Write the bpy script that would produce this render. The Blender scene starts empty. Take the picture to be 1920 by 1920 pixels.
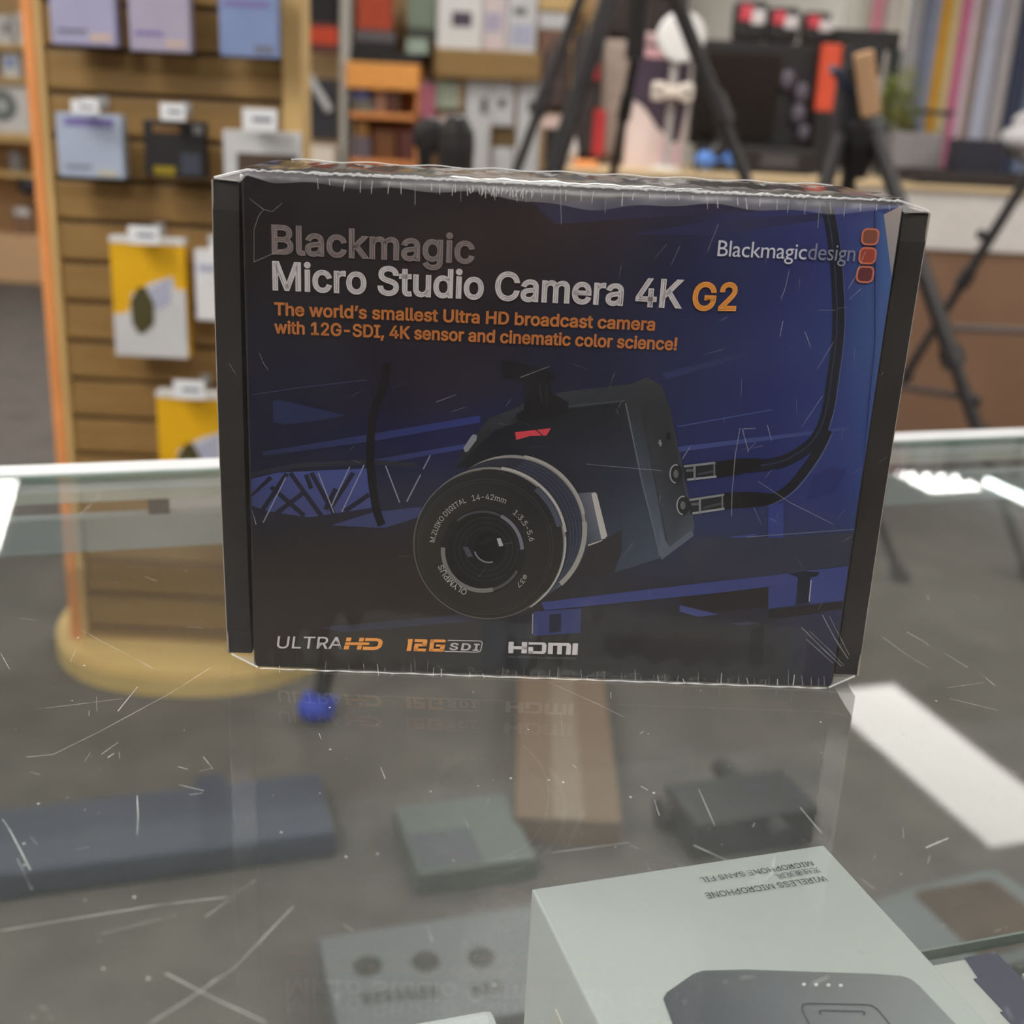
import bpy, bmesh, math, random
from mathutils import Vector, Matrix

# ------------------------------------------------------------------ camera
SC = bpy.context.scene
COL = SC.collection
F, PITCH, ROLL = 2220.3, 0.3281, 0.0490          # focal length in pixels of a 1920 px frame
GLASS = 0.92                                     # height of the glass counter top
CAM = Vector((-0.0176, -0.4563, GLASS + 0.2293))
_fw = Vector((0, math.cos(PITCH), -math.sin(PITCH)))
_rt = Vector((1, 0, 0))
_up = _rt.cross(_fw)
CR = math.cos(ROLL) * _rt + math.sin(ROLL) * _up
CU = -math.sin(ROLL) * _rt + math.cos(ROLL) * _up
cd = bpy.data.cameras.new('camera')
cam = bpy.data.objects.new('camera', cd)
COL.objects.link(cam)
cam.matrix_world = Matrix(((CR.x, CU.x, -_fw.x, CAM.x), (CR.y, CU.y, -_fw.y, CAM.y),
                           (CR.z, CU.z, -_fw.z, CAM.z), (0, 0, 0, 1)))
cd.sensor_width = 36
cd.lens = 36 * F / 1920
cd.clip_start = 0.02
cd.dof.use_dof = True
cd.dof.focus_distance = 0.478
cd.dof.aperture_fstop = cd.lens / 5.0
SC.camera = cam

# ------------------------------------------------------------------ world, exposure
w = bpy.data.worlds.new('world')
SC.world = w
w.use_nodes = True
w.node_tree.nodes['Background'].inputs[0].default_value = (0.9, 0.95, 1.0, 1)
w.node_tree.nodes['Background'].inputs[1].default_value = 0.35
vs = SC.view_settings
vs.view_transform = 'Standard'
vs.look = 'None'
vs.exposure = 0.14
vs.gamma = 1.0
vs.use_curve_mapping = False
CEIL = 2.7
PANEL_EMIT = 17.0


def ray(x, y):
    return _fw + CR * ((x - 960) / F) + CU * ((960 - y) / F)


def at_y(x, y, Y):
    d = ray(x, y)
    return CAM + d * ((Y - CAM.y) / d.y)


def at_z(x, y, Z):
    d = ray(x, y)
    return CAM + d * ((Z - CAM.z) / d.z)


# ------------------------------------------------------------------ materials
def lin(c):
    c = c / 255.0
    return c / 12.92 if c <= 0.04045 else ((c + 0.055) / 1.055) ** 2.4


def rgb(r, g, b, k=1.0):
    return (min(1, lin(r) * k), min(1, lin(g) * k), min(1, lin(b) * k), 1)


_mats = {}


def mat(name, col, rough=0.5, metal=0.0, spec=0.5, noise=0.0, nscale=30.0, bump=0.0, coat=0.0, stretch=None):
    """procedural material: a principled surface whose colour and relief vary with noise"""
    if name in _mats:
        return _mats[name]
    m = bpy.data.materials.new(name)
    m.use_nodes = True
    nt = m.node_tree
    b = nt.nodes['Principled BSDF']
    b.inputs['Base Color'].default_value = col
    b.inputs['Roughness'].default_value = rough
    b.inputs['Metallic'].default_value = metal
    b.inputs['Specular IOR Level'].default_value = spec
    b.inputs['Coat Weight'].default_value = coat
    if noise or bump:
        tc = nt.nodes.new('ShaderNodeTexCoord')
        nz = nt.nodes.new('ShaderNodeTexNoise')
        nz.inputs['Scale'].default_value = nscale
        nz.inputs['Detail'].default_value = 4
        src = tc.outputs['Object']
        if stretch:
            mp = nt.nodes.new('ShaderNodeMapping')
            mp.inputs['Scale'].default_value = stretch
            nt.links.new(src, mp.inputs[0])
            src = mp.outputs[0]
        nt.links.new(src, nz.inputs['Vector'])
        if noise:
            mx = nt.nodes.new('ShaderNodeMixRGB')
            mx.blend_type = 'MULTIPLY'
            mx.inputs[0].default_value = 1
            mx.inputs[1].default_value = col
            rp = nt.nodes.new('ShaderNodeMapRange')
            rp.inputs[1].default_value = 0.3
            rp.inputs[2].default_value = 0.7
            rp.inputs[3].default_value = 1 - noise
            rp.inputs[4].default_value = 1 + noise
            nt.links.new(nz.outputs['Fac'], rp.inputs[0])
            nt.links.new(rp.outputs[0], mx.inputs[2])
            nt.links.new(mx.outputs[0], b.inputs['Base Color'])
        if bump:
            bp = nt.nodes.new('ShaderNodeBump')
            bp.inputs['Strength'].default_value = bump
            bp.inputs['Distance'].default_value = 0.005
            nt.links.new(nz.outputs['Fac'], bp.inputs['Height'])
            nt.links.new(bp.outputs[0], b.inputs['Normal'])
    _mats[name] = m
    return m


def dim_panel(s):
    return emit_mat('light_diffuser_dim', (1.0, 0.955, 0.9, 1), s)


def emit_mat(name, col, s):
    m = bpy.data.materials.new(name)
    m.use_nodes = True
    nt = m.node_tree
    nt.nodes.clear()
    o = nt.nodes.new('ShaderNodeOutputMaterial')
    e = nt.nodes.new('ShaderNodeEmission')
    e.inputs[0].default_value = col
    e.inputs[1].default_value = s
    nt.links.new(e.outputs[0], o.inputs[0])
    return m


def clear_mat(name, f0, rough, tint=(1, 1, 1, 1), haze=0.0, hazecol=(0.8, 0.8, 0.8, 1), hscale=8.0, bump=0.0, bscale=40.0, bstretch=(1, 1, 1), power=5.0):
    """thin clear sheet (glass or plastic film): see-through, with reflection that grows at grazing angles and a little dust"""
    m = bpy.data.materials.new(name)
    m.use_nodes = True
    nt = m.node_tree
    N, L = nt.nodes, nt.links
    N.clear()
    o = N.new('ShaderNodeOutputMaterial')
    tr = N.new('ShaderNodeBsdfTransparent')
    tr.inputs[0].default_value = tint
    gl = N.new('ShaderNodeBsdfGlossy')
    gl.inputs['Roughness'].default_value = rough
    lw = N.new('ShaderNodeLayerWeight')
    lw.inputs[0].default_value = 0.5
    pw = N.new('ShaderNodeMath')
    pw.operation = 'POWER'
    pw.inputs[1].default_value = power
    ml = N.new('ShaderNodeMath')
    ml.operation = 'MULTIPLY_ADD'
    ml.inputs[1].default_value = 1 - f0
    ml.inputs[2].default_value = f0
    mx = N.new('ShaderNodeMixShader')
    L.new(lw.outputs['Facing'], pw.inputs[0])
    L.new(pw.outputs[0], ml.inputs[0])
    L.new(ml.outputs[0], mx.inputs[0])
    L.new(tr.outputs[0], mx.inputs[1])
    L.new(gl.outputs[0], mx.inputs[2])
    out = mx.outputs[0]
    tc = N.new('ShaderNodeTexCoord')
    if bump:
        mp = N.new('ShaderNodeMapping')
        mp.inputs['Scale'].default_value = bstretch
        nz = N.new('ShaderNodeTexNoise')
        nz.inputs['Scale'].default_value = bscale
        nz.inputs['Detail'].default_value = 3
        bp = N.new('ShaderNodeBump')
        bp.inputs['Strength'].default_value = bump
        bp.inputs['Distance'].default_value = 0.003
        L.new(tc.outputs['Object'], mp.inputs[0])
        L.new(mp.outputs[0], nz.inputs['Vector'])
        L.new(nz.outputs['Fac'], bp.inputs['Height'])
        L.new(bp.outputs[0], gl.inputs['Normal'])
        L.new(bp.outputs[0], lw.inputs['Normal'])
    if haze:
        df = N.new('ShaderNodeBsdfDiffuse')
        df.inputs[0].default_value = hazecol
        nz = N.new('ShaderNodeTexNoise')
        nz.inputs['Scale'].default_value = hscale
        nz.inputs['Detail'].default_value = 6
        rp = N.new('ShaderNodeMapRange')
        rp.inputs[1].default_value = 0.35
        rp.inputs[2].default_value = 0.75
        rp.inputs[3].default_value = haze * 0.3
        rp.inputs[4].default_value = haze * 1.7
        m2 = N.new('ShaderNodeMixShader')
        L.new(tc.outputs['Object'], nz.inputs['Vector'])
        L.new(nz.outputs['Fac'], rp.inputs[0])
        L.new(rp.outputs[0], m2.inputs[0])
        L.new(out, m2.inputs[1])
        L.new(df.outputs[0], m2.inputs[2])
        out = m2.outputs[0]
    L.new(out, o.inputs[0])
    return m


def print_mat(name, rough=0.45, scale=1.0):
    """printed card: the ink colours are stored per corner in the mesh"""
    m = bpy.data.materials.new(name)
    m.use_nodes = True
    nt = m.node_tree
    b = nt.nodes['Principled BSDF']
    a = nt.nodes.new('ShaderNodeAttribute')
    a.attribute_name = 'Ink'
    nt.links.new(a.outputs['Color'], b.inputs['Base Color'])
    b.inputs['Roughness'].default_value = rough
    b.inputs['Specular IOR Level'].default_value = 0.3
    return m


# ------------------------------------------------------------------ mesh builder
class MB:
    def __init__(self):
        self.v, self.f, self.mi, self.col = [], [], [], []

    def face(self, pts, mi=0, col=None):
        i = len(self.v)
        self.v += [Vector(p) for p in pts]
        self.f.append(list(range(i, i + len(pts))))
        self.mi.append(mi)
        if col is not None and isinstance(col[0], (int, float)):
            col = [col] * len(pts)
        self.col.append(col)

    def faces(self, vs, fs, mi=0):
        i = len(self.v)
        self.v += [Vector(p) for p in vs]
        for f in fs:
            self.f.append([a + i for a in f])
            self.mi.append(mi)
            self.col.append(None)

    def box(self, x0, x1, y0, y1, z0, z1, mi=0, b=0.0, M=None):
        """box with chamfered edges"""
        if b <= 0:
            vs = [Vector((x, y, z)) for x in (x0, x1) for y in (y0, y1) for z in (z0, z1)]
            fs = [(0, 1, 3, 2), (4, 6, 7, 5), (0, 4, 5, 1), (2, 3, 7, 6), (0, 2, 6, 4), (1, 5, 7, 3)]
        else:
            bm = bmesh.new()
            bmesh.ops.create_cube(bm, size=1)
            for q in bm.verts:
                q.co = Vector(((x0 + x1) / 2 + q.co.x * (x1 - x0), (y0 + y1) / 2 + q.co.y * (y1 - y0), (z0 + z1) / 2 + q.co.z * (z1 - z0)))
            bmesh.ops.bevel(bm, geom=list(bm.edges), offset=b, segments=2, affect='EDGES', profile=0.6)
            bm.verts.index_update()
            vs = [q.co.copy() for q in bm.verts]
            fs = [[q.index for q in f.verts] for f in bm.faces]
            bm.free()
        if M is not None:
            vs = [M @ q for q in vs]
        self.faces(vs, fs, mi)

    def tube(self, pts, r, mi=0, n=10, cap=True):
        pts = [Vector(p) for p in pts]
        rs = r if isinstance(r, (list, tuple)) else [r] * len(pts)
        i = len(self.v)
        for k, p in enumerate(pts):
            d = (pts[min(k + 1, len(pts) - 1)] - pts[max(k - 1, 0)]).normalized()
            a = d.orthogonal().normalized() if k == 0 else (a - d * a.dot(d)).normalized()
            c = d.cross(a)
            for j in range(n):
                t = 2 * math.pi * j / n
                self.v.append(p + (a * math.cos(t) + c * math.sin(t)) * rs[k])
        fs = []
        for k in range(len(pts) - 1):
            for j in range(n):
                fs.append([i + k * n + j, i + k * n + (j + 1) % n, i + (k + 1) * n + (j + 1) % n, i + (k + 1) * n + j])
        if cap:
            fs.append([i + j for j in reversed(range(n))])
            fs.append([i + (len(pts) - 1) * n + j for j in range(n)])
        self.f += fs
        self.mi += [mi] * len(fs)
        self.col += [None] * len(fs)

    def prism(self, poly, y0, y1, mi=0):
        """outline in x,z pushed from y0 to y1"""
        n = len(poly)
        vs = [(x, y0, z) for x, z in poly] + [(x, y1, z) for x, z in poly]
        fs = [list(range(n)), list(reversed(range(n, 2 * n)))] + [[k, n + k, n + (k + 1) % n, (k + 1) % n] for k in range(n)]
        self.faces(vs, fs, mi)

    def zprism(self, poly, z0, z1, mi=0):
        n = len(poly)
        vs = [(x, y, z0) for x, y in poly] + [(x, y, z1) for x, y in poly]
        fs = [list(reversed(range(n))), list(range(n, 2 * n))] + [[k, (k + 1) % n, n + (k + 1) % n, n + k] for k in range(n)]
        self.faces(vs, fs, mi)

    def lathe(self, prof, c, mi=0, n=24, axis='z'):
        i = len(self.v)
        for r, h in prof:
            for j in range(n):
                t = 2 * math.pi * j / n
                a, b_ = r * math.cos(t), r * math.sin(t)
                p = {'z': (a, b_, h), 'y': (a, h, b_), 'x': (h, a, b_)}[axis]
                self.v.append(Vector(c) + Vector(p))
        fs = []
        for k in range(len(prof) - 1):
            for j in range(n):
                fs.append([i + k * n + j, i + k * n + (j + 1) % n, i + (k + 1) * n + (j + 1) % n, i + (k + 1) * n + j])
        fs.append([i + j for j in range(n)])
        fs.append([i + (len(prof) - 1) * n + j for j in range(n)])
        self.f += fs
        self.mi += [mi] * len(fs)
        self.col += [None] * len(fs)

    def sphere(self, c, r, mi=0, n=16, sq=(1, 1, 1)):
        prof = [(max(1e-5, math.sin(math.pi * k / 10)), -math.cos(math.pi * k / 10)) for k in range(11)]
        j = len(self.v)
        self.lathe(prof, (0, 0, 0), mi, n)
        for k in range(j, len(self.v)):
            q = self.v[k]
            self.v[k] = Vector((q.x * r * sq[0], q.y * r * sq[1], q.z * r * sq[2])) + Vector(c)


def obj(name, mb, mats, parent=None, smooth=False, origin=None, local=False):
    """links the builder as ONE mesh object; its points are in world space unless local"""
    me = bpy.data.meshes.new(name)
    o = bpy.data.objects.new(name, me)
    COL.objects.link(o)
    if parent is not None:
        o.parent = parent
        Mp = world_of(parent)
    else:
        Mp = Matrix.Translation(origin) if origin is not None else Matrix()
        o.matrix_local = Mp
    inv = Matrix() if local else Mp.inverted()
    me.from_pydata([tuple(inv @ p) for p in mb.v], [], mb.f)
    for m in (mats if isinstance(mats, (list, tuple)) else [mats]):
        me.materials.append(m)
    me.polygons.foreach_set('material_index', mb.mi)
    if any(c is not None for c in mb.col):
        ca = me.color_attributes.new('Ink', 'FLOAT_COLOR', 'CORNER')
        for p, c in zip(me.polygons, mb.col):
            for k, li in enumerate(p.loop_indices):
                ca.data[li].color = c[k] if c is not None else (0.5, 0.5, 0.5, 1)
    if smooth:
        me.polygons.foreach_set('use_smooth', [True] * len(mb.f))
    me.update()
    return o


def world_of(o):
    M = o.matrix_basis.copy()
    while o.parent is not None:
        o = o.parent
        M = o.matrix_basis @ M
    return M


def tag(o, label, cat, group=None):
    o['label'] = label
    o['category'] = cat
    if group:
        o['group'] = group
    return o


def thing(name, label, cat, loc, rz=0.0, group=None):
    o = bpy.data.objects.new(name, None)
    o.empty_display_size = 0.05
    COL.objects.link(o)
    o.location = loc
    o.rotation_euler = (0, 0, rz)
    o.matrix_basis = Matrix.Translation(loc) @ Matrix.Rotation(rz, 4, 'Z')
    return tag(o, label, cat, group)


def struct(name, mb, mats):
    o = obj(name, mb, mats)
    o['kind'] = 'structure'
    return o



# ------------------------------------------------------------------ lettering: outlines of the letters used, in thousandths of the type size
letters_sans = {
    33: (196,[[67,160,63,509,132,509,128,160],[98,-4,81,-1,66,9,56,24,52,41,56,58,66,73,81,83,98,86,116,83,130,73,140,58,143,41,140,24,130,9,116,-1]]),
    44: (188,[[38,-119,68,71,137,71,84,-119]]),
    45: (453,[[337,244,337,188,114,188,114,244]]),
    46: (188,[[95,-4,78,-1,63,9,53,24,50,41,53,59,63,73,78,83,95,87,113,83,128,73,138,59,141,41,138,24,128,9,113,-1]]),
    49: (453,[[76,0,76,55,391,55,391,0],[276,509,276,0,212,0,212,448,209,448,86,358,86,427,198,509]]),
    50: (453,[[64,0,64,47,234,229,261,257,299,305,311,327,318,348,320,371,317,397,308,419,293,436,273,449,250,457,224,460,196,457,172,447,153,433,139,413,130,390,127,362,66,362,68,391,75,418,86,442,111,473,143,496,168,507,196,513,225,516,254,513,281,507,306,497,337,474,361,445,376,411,381,372,378,345,371,318,357,290,336,259,294,209,267,180,153,60,153,57,389,57,389,0]]),
    51: (453,[[218,-7,188,-5,159,1,133,10,98,30,70,57,52,91,44,132,109,132,115,107,126,87,144,71,165,59,191,52,219,50,248,53,275,61,297,74,315,93,325,116,329,145,326,172,316,196,299,217,275,234,242,244,201,248,157,248,157,299,288,448,288,452,70,452,70,509,372,509,372,461,211,278,211,289,247,290,279,286,308,276,333,262,354,244,371,222,383,198,391,173,393,145,390,116,383,90,370,66,354,45,333,27,309,12,281,2,251,-5]]),
    52: (453,[[40,105,40,158,247,509,311,509,109,166,109,163,413,163,413,105],[282,0,282,318,343,318,343,0]]),
    53: (453,[[221,-7,192,-5,165,1,140,11,108,32,83,60,66,93,60,130,122,130,127,108,138,89,154,73,173,60,196,52,221,50,250,53,276,64,298,82,314,104,324,131,328,162,324,193,314,221,297,244,275,262,248,273,218,277,192,275,167,268,145,258,128,246,67,253,96,509,366,509,366,452,151,452,134,301,155,315,178,325,203,331,229,334,263,330,294,321,321,306,345,285,364,260,379,231,388,199,391,163,388,132,381,102,369,76,352,52,332,32,309,15,282,3,253,-4]]),
    54: (453,[[226,-7,196,-4,168,3,142,15,119,31,100,51,84,74,73,101,66,130,64,162,68,199,80,239,93,268,112,302,137,340,252,509,322,509,151,261,145,261,165,288,179,299,214,312,235,314,265,312,291,305,316,295,346,271,370,240,380,215,387,187,389,157,387,127,379,98,368,73,352,50,333,30,310,14,284,3,257,-4],[226,48,254,52,279,63,299,79,314,101,324,128,327,157,324,187,314,213,299,235,279,251,254,262,226,265,198,262,174,252,153,235,138,214,128,188,125,158,128,128,138,102,153,79,174,63,198,52]]),
    55: (453,[[97,0,323,448,323,452,62,452,62,509,391,509,391,449,165,0]]),
    58: (188,[[95,-4,78,-1,63,9,53,24,50,41,53,59,63,73,78,83,95,87,113,83,128,73,138,59,141,41,138,24,128,9,113,-1],[95,271,78,274,63,284,53,299,50,316,53,334,63,349,78,359,95,362,113,359,128,349,138,334,141,316,138,299,128,284,113,274]]),
    65: (480,[[16,0,201,509,276,509,463,0,395,0,287,302,244,438,232,478,245,478,213,371,191,302,85,0],[110,142,110,199,370,199,370,142]]),
    66: (456,[[60,0,60,509,241,509,274,507,304,501,329,491,359,469,381,442,394,410,398,374,395,344,387,320,373,301,356,286,336,275,315,267,315,262,339,257,363,245,385,227,402,203,414,173,418,136,413,100,400,67,377,39,344,18,317,8,284,2,247,0],[125,57,245,57,281,60,309,67,330,80,349,105,355,137,352,161,342,184,327,203,306,218,279,228,248,231,125,231],[125,285,238,285,265,288,288,296,308,309,323,326,333,348,336,372,330,403,313,429,283,446,240,452,125,452]]),
    67: (510,[[267,-7,225,-3,186,7,150,25,119,49,92,79,70,115,53,157,44,203,40,254,44,305,53,352,70,393,92,429,119,459,150,484,186,501,225,512,267,516,305,513,340,504,373,490,402,471,427,447,448,418,463,385,473,348,408,348,401,373,389,395,375,413,357,428,337,440,315,449,292,454,267,456,237,453,209,445,184,432,161,414,141,391,125,364,113,332,106,295,103,254,106,213,113,177,125,145,141,117,161,94,184,76,210,63,237,56,267,53,292,55,315,60,337,69,357,81,375,96,389,114,401,136,408,160,473,160,463,124,448,91,428,62,402,38,373,19,341,5,305,-4]]),
    68: (502,[[219,0,96,0,96,57,215,57,254,60,288,68,318,81,343,99,363,122,379,149,390,181,397,216,399,255,397,294,390,329,379,361,364,388,344,410,320,428,291,441,258,449,221,452,93,452,93,509,225,509,273,505,315,495,353,478,385,455,412,426,433,391,449,351,458,306,462,255,458,205,449,159,433,119,411,83,384,54,351,31,312,14,268,3],[125,509,125,0,60,0,60,509]]),
    69: (419,[[60,0,60,509,372,509,372,452,125,452,125,286,355,286,355,229,125,229,125,57,375,57,375,0]]),
    70: (410,[[60,0,60,509,369,509,369,452,125,452,125,278,346,278,346,221,125,221,125,0]]),
    71: (520,[[269,-7,225,-3,185,7,149,25,118,49,91,79,69,116,53,157,43,203,40,254,43,305,53,352,69,393,91,429,117,459,149,484,184,501,223,512,265,516,304,513,340,504,374,489,403,469,429,445,449,416,465,384,474,349,408,349,399,372,387,393,373,411,356,427,337,439,315,448,291,454,265,456,236,453,209,445,183,432,160,414,141,392,125,364,113,332,106,295,103,254,106,213,113,177,125,145,141,117,161,95,184,76,210,63,238,56,269,53,309,57,345,71,374,93,396,123,407,147,413,173,415,202,434,199,283,199,283,256,478,256,478,200,475,160,466,124,451,91,431,62,406,38,377,19,344,5,308,-4]]),
    72: (517,[[60,0,60,509,125,509,125,289,392,289,392,509,457,509,457,0,392,0,392,232,125,232,125,0]]),
    73: (300,[[31,0,31,57,118,57,118,452,31,452,31,509,269,509,269,452,183,452,183,57,269,57,269,0]]),
    75: (467,[[104,145,104,216,139,261,174,303,364,509,448,509,231,276,228,276],[60,0,60,509,125,509,125,334,124,225,125,193,125,0],[372,0,188,259,228,309,449,0]]),
    76: (393,[[60,0,60,509,125,509,125,57,361,57,361,0]]),
    77: (628,[[60,0,60,509,152,509,282,174,322,49,307,49,342,158,352,187,476,509,568,509,568,0,504,0,504,327,507,457,513,457,498,409,456,291,342,0,286,0,165,304,112,457,119,457,122,291,122,0]]),
    78: (523,[[60,0,60,509,136,509,352,169,388,107,414,55,405,54,399,157,399,509,463,509,463,0,387,0,202,290,148,381,108,452,119,454,125,307,125,0]]),
    79: (533,[[267,-7,225,-3,186,7,150,25,119,49,92,79,70,115,53,157,44,203,40,254,44,305,53,352,70,393,92,429,119,459,150,484,186,501,225,512,267,516,309,512,348,501,384,484,415,459,442,429,464,393,480,352,490,305,493,254,490,203,480,157,464,115,442,79,415,49,384,25,348,7,309,-3],[267,53,296,55,324,63,349,76,372,94,392,116,408,144,420,176,428,213,430,254,428,295,420,332,408,365,392,392,372,415,349,433,324,446,296,453,267,456,237,453,210,445,184,433,161,415,142,392,125,364,113,332,106,295,103,254,106,213,113,176,125,144,142,117,161,94,184,76,210,63,237,55]]),
    80: (445,[[60,0,60,509,235,509,272,506,305,499,332,487,356,471,375,452,390,430,400,404,407,377,409,348,407,318,400,291,390,265,375,243,356,223,332,207,305,195,272,188,235,186,109,186,109,242,233,242,269,246,297,256,318,272,333,294,342,319,344,348,342,376,333,402,318,423,297,439,268,449,232,452,125,452,125,0]]),
    82: (449,[[60,0,60,509,236,509,273,506,305,500,333,489,367,465,390,433,401,408,407,381,409,352,407,323,401,296,390,271,367,240,333,217,305,206,273,200,236,198,96,198,96,255,234,255,269,258,298,267,319,281,334,300,342,324,345,352,342,380,334,405,319,425,298,440,269,449,233,452,125,452,125,0],[353,0,230,229,303,229,428,0]]),
    83: (447,[[224,-9,188,-7,156,-1,128,9,102,23,81,40,64,60,51,83,42,109,38,137,104,137,110,110,123,88,142,71,166,59,194,52,224,49,257,52,286,60,311,74,329,92,341,114,346,139,342,161,332,179,316,193,296,205,245,222,184,239,145,253,112,269,86,289,67,313,56,341,52,372,58,413,75,448,92,468,113,484,138,498,165,508,195,514,227,516,259,514,289,508,316,498,351,476,377,449,394,415,401,378,337,378,326,412,302,437,280,449,254,456,225,459,194,456,167,448,145,435,129,418,118,398,115,376,119,352,131,334,148,319,169,308,212,293,287,272,312,264,359,238,379,220,395,198,405,171,408,139,403,99,386,64,370,43,349,25,323,11,294,0,261,-7]]),
    84: (449,[[32,452,32,509,417,509,417,452,257,452,257,0,193,0,193,452]]),
    85: (517,[[259,-8,220,-6,186,2,154,15,126,33,103,55,85,80,71,108,63,140,60,173,60,509,124,509,124,178,128,144,141,113,160,87,187,68,220,56,259,52,298,56,331,68,357,87,377,113,389,144,393,178,393,509,457,509,457,173,454,140,446,108,433,80,414,55,391,33,363,15,332,2,297,-6]]),
    87: (686,[[155,0,16,509,82,509,163,196,187,94,197,40,189,40,205,120,224,196,306,509,380,509,462,196,492,67,497,40,488,40,504,120,523,196,603,509,670,509,530,0,455,0,359,356,341,445,336,475,350,475,335,395,318,323,230,0]]),
    89: (472,[[203,0,203,208,16,509,91,509,208,318,236,264,250,230,224,230,237,265,265,318,280,344,381,509,455,509,268,208,268,0]]),
    90: (438,[[42,0,42,46,273,385,323,453,341,476,348,454,285,452,40,452,40,509,397,509,397,462,169,129,116,57,97,33,90,54,152,57,399,57,399,0]]),
    97: (389,[[160,-9,126,-5,94,5,68,22,48,45,35,73,30,108,34,138,43,161,58,179,78,193,100,203,125,211,178,220,252,230,265,235,273,243,276,257,273,279,267,297,256,311,240,322,220,329,196,331,171,329,149,322,132,313,107,288,100,274,41,291,57,322,79,346,104,364,133,375,163,382,194,384,239,379,263,372,286,360,306,343,322,320,333,290,337,251,337,0,277,0,277,52,272,52,264,38,236,12,215,1,190,-6],[170,45,202,49,228,59,248,74,263,93,272,115,276,138,276,190,246,179,154,164,134,159,117,150,103,139,95,124,92,105,94,87,102,72,114,61,130,52,149,47]]),
    98: (424,[[229,-8,198,-5,172,4,153,17,138,31,118,59,112,59,112,0,53,0,53,509,114,509,114,319,127,331,137,346,152,360,171,373,197,381,229,384,259,382,287,374,313,361,335,342,354,320,370,293,381,261,388,227,390,189,388,151,381,116,370,84,355,57,336,34,313,16,288,3,260,-6],[220,47,253,51,279,66,301,88,316,117,325,151,328,189,325,227,316,261,301,290,280,311,253,325,220,330,188,325,161,312,140,291,125,263,116,229,113,189,116,150,125,115,140,86,162,65,188,51]]),
    99: (396,[[207,-8,174,-5,144,3,117,16,93,35,72,58,56,85,44,116,37,150,34,187,37,225,44,260,56,291,72,318,93,341,117,360,144,374,174,382,207,384,234,383,260,377,284,368,305,356,324,341,340,322,353,301,362,277,303,262,290,289,270,311,242,325,207,330,173,325,145,310,124,287,108,258,99,224,96,187,99,151,108,117,124,89,145,66,173,51,207,46,243,52,271,66,292,89,304,117,363,102,354,78,341,56,325,37,306,21,285,9,261,-1,235,-6]]),
    100: (424,[[195,-8,165,-6,137,3,111,16,89,34,70,57,55,84,43,116,36,151,34,189,36,227,43,261,55,293,70,320,89,342,112,361,137,374,165,382,196,384,228,381,253,373,272,360,287,346,306,319,311,319,311,509,372,509,372,0,313,0,313,59,307,59,287,31,272,17,252,4,227,-5],[205,47,236,51,263,65,284,86,299,115,309,150,312,189,309,229,300,263,284,291,263,312,237,325,205,330,172,325,145,311,124,290,108,261,99,227,96,189,99,151,109,117,124,88,145,66,172,51]]),
    101: (404,[[212,-8,177,-5,145,3,117,16,92,35,72,58,56,85,44,116,37,150,34,187,36,224,44,258,55,290,71,317,91,340,115,359,142,373,172,382,205,384,236,382,266,374,294,361,319,341,341,315,357,282,365,256,370,227,371,169,75,169,75,221,338,221,310,202,307,237,298,269,283,294,263,314,237,326,205,330,173,326,146,313,125,294,109,270,99,241,96,211,96,178,100,139,110,106,128,80,151,61,179,50,212,46,234,48,254,53,271,61,285,73,297,88,306,105,365,91,353,63,335,39,311,19,283,4,249,-5]]),
    103: (425,[[207,-151,168,-148,134,-140,105,-127,82,-110,64,-91,51,-69,101,-41,122,-66,136,-78,154,-88,178,-95,207,-97,249,-92,282,-75,304,-47,311,-6,311,68,298,56,287,41,272,28,252,16,227,8,195,5,165,7,138,14,113,27,90,43,71,65,55,90,43,120,36,154,34,191,36,229,43,263,55,293,71,320,90,342,112,361,138,374,166,382,196,384,228,382,253,373,273,360,288,346,308,319,313,319,313,379,372,379,372,-9,370,-40,363,-67,350,-90,324,-117,291,-136,265,-144,237,-149],[205,59,237,63,264,75,285,95,300,121,309,154,312,193,309,231,300,264,285,291,264,312,237,325,205,330,172,325,145,312,124,290,109,262,99,229,96,193,99,155,109,123,124,96,145,76,172,63]]),
    104: (410,[[114,227,114,0,53,0,53,509,114,509,114,287,102,287,116,319,132,344,152,362,187,379,227,384,264,380,295,369,321,349,341,321,350,298,355,271,357,240,357,0,296,0,296,235,290,275,273,304,246,323,210,329,184,326,161,317,141,303,126,283,117,257]]),
    105: (167,[[53,0,53,379,114,379,114,0],[84,443,67,446,54,455,44,468,41,483,44,499,54,512,67,521,84,524,100,521,114,512,123,499,126,483,123,468,114,455,100,446]]),
    107: (381,[[110,137,110,212,121,212,284,379,360,379,184,199,177,199],[53,0,53,509,114,509,114,0],[294,0,148,186,191,229,372,0]]),
    108: (189,[[101,3,74,20,58,47,53,84,53,509,114,509,114,99,115,77,120,62,130,54,170,54,181,3,151,-2]]),
    109: (610,[[53,0,53,379,112,379,112,295,108,295,118,323,132,346,151,363,172,376,195,384,219,386,257,380,287,361,309,331,321,295,312,295,322,321,337,343,357,361,381,375,407,383,437,386,468,383,497,372,522,354,541,328,553,296,557,255,557,0,496,0,496,254,490,289,473,313,447,326,419,330,395,328,374,320,358,307,345,290,338,270,335,247,335,0,274,0,274,260,269,288,253,311,229,326,199,330,178,328,158,320,140,307,126,289,117,266,114,238,114,0]]),
    110: (410,[[114,227,114,0,53,0,53,379,112,379,112,287,102,287,116,319,132,344,152,362,187,379,227,384,264,380,295,369,321,349,341,321,350,298,355,271,357,240,357,0,296,0,296,235,290,275,273,304,246,323,210,329,184,326,161,317,141,303,126,283,117,257]]),
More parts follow.
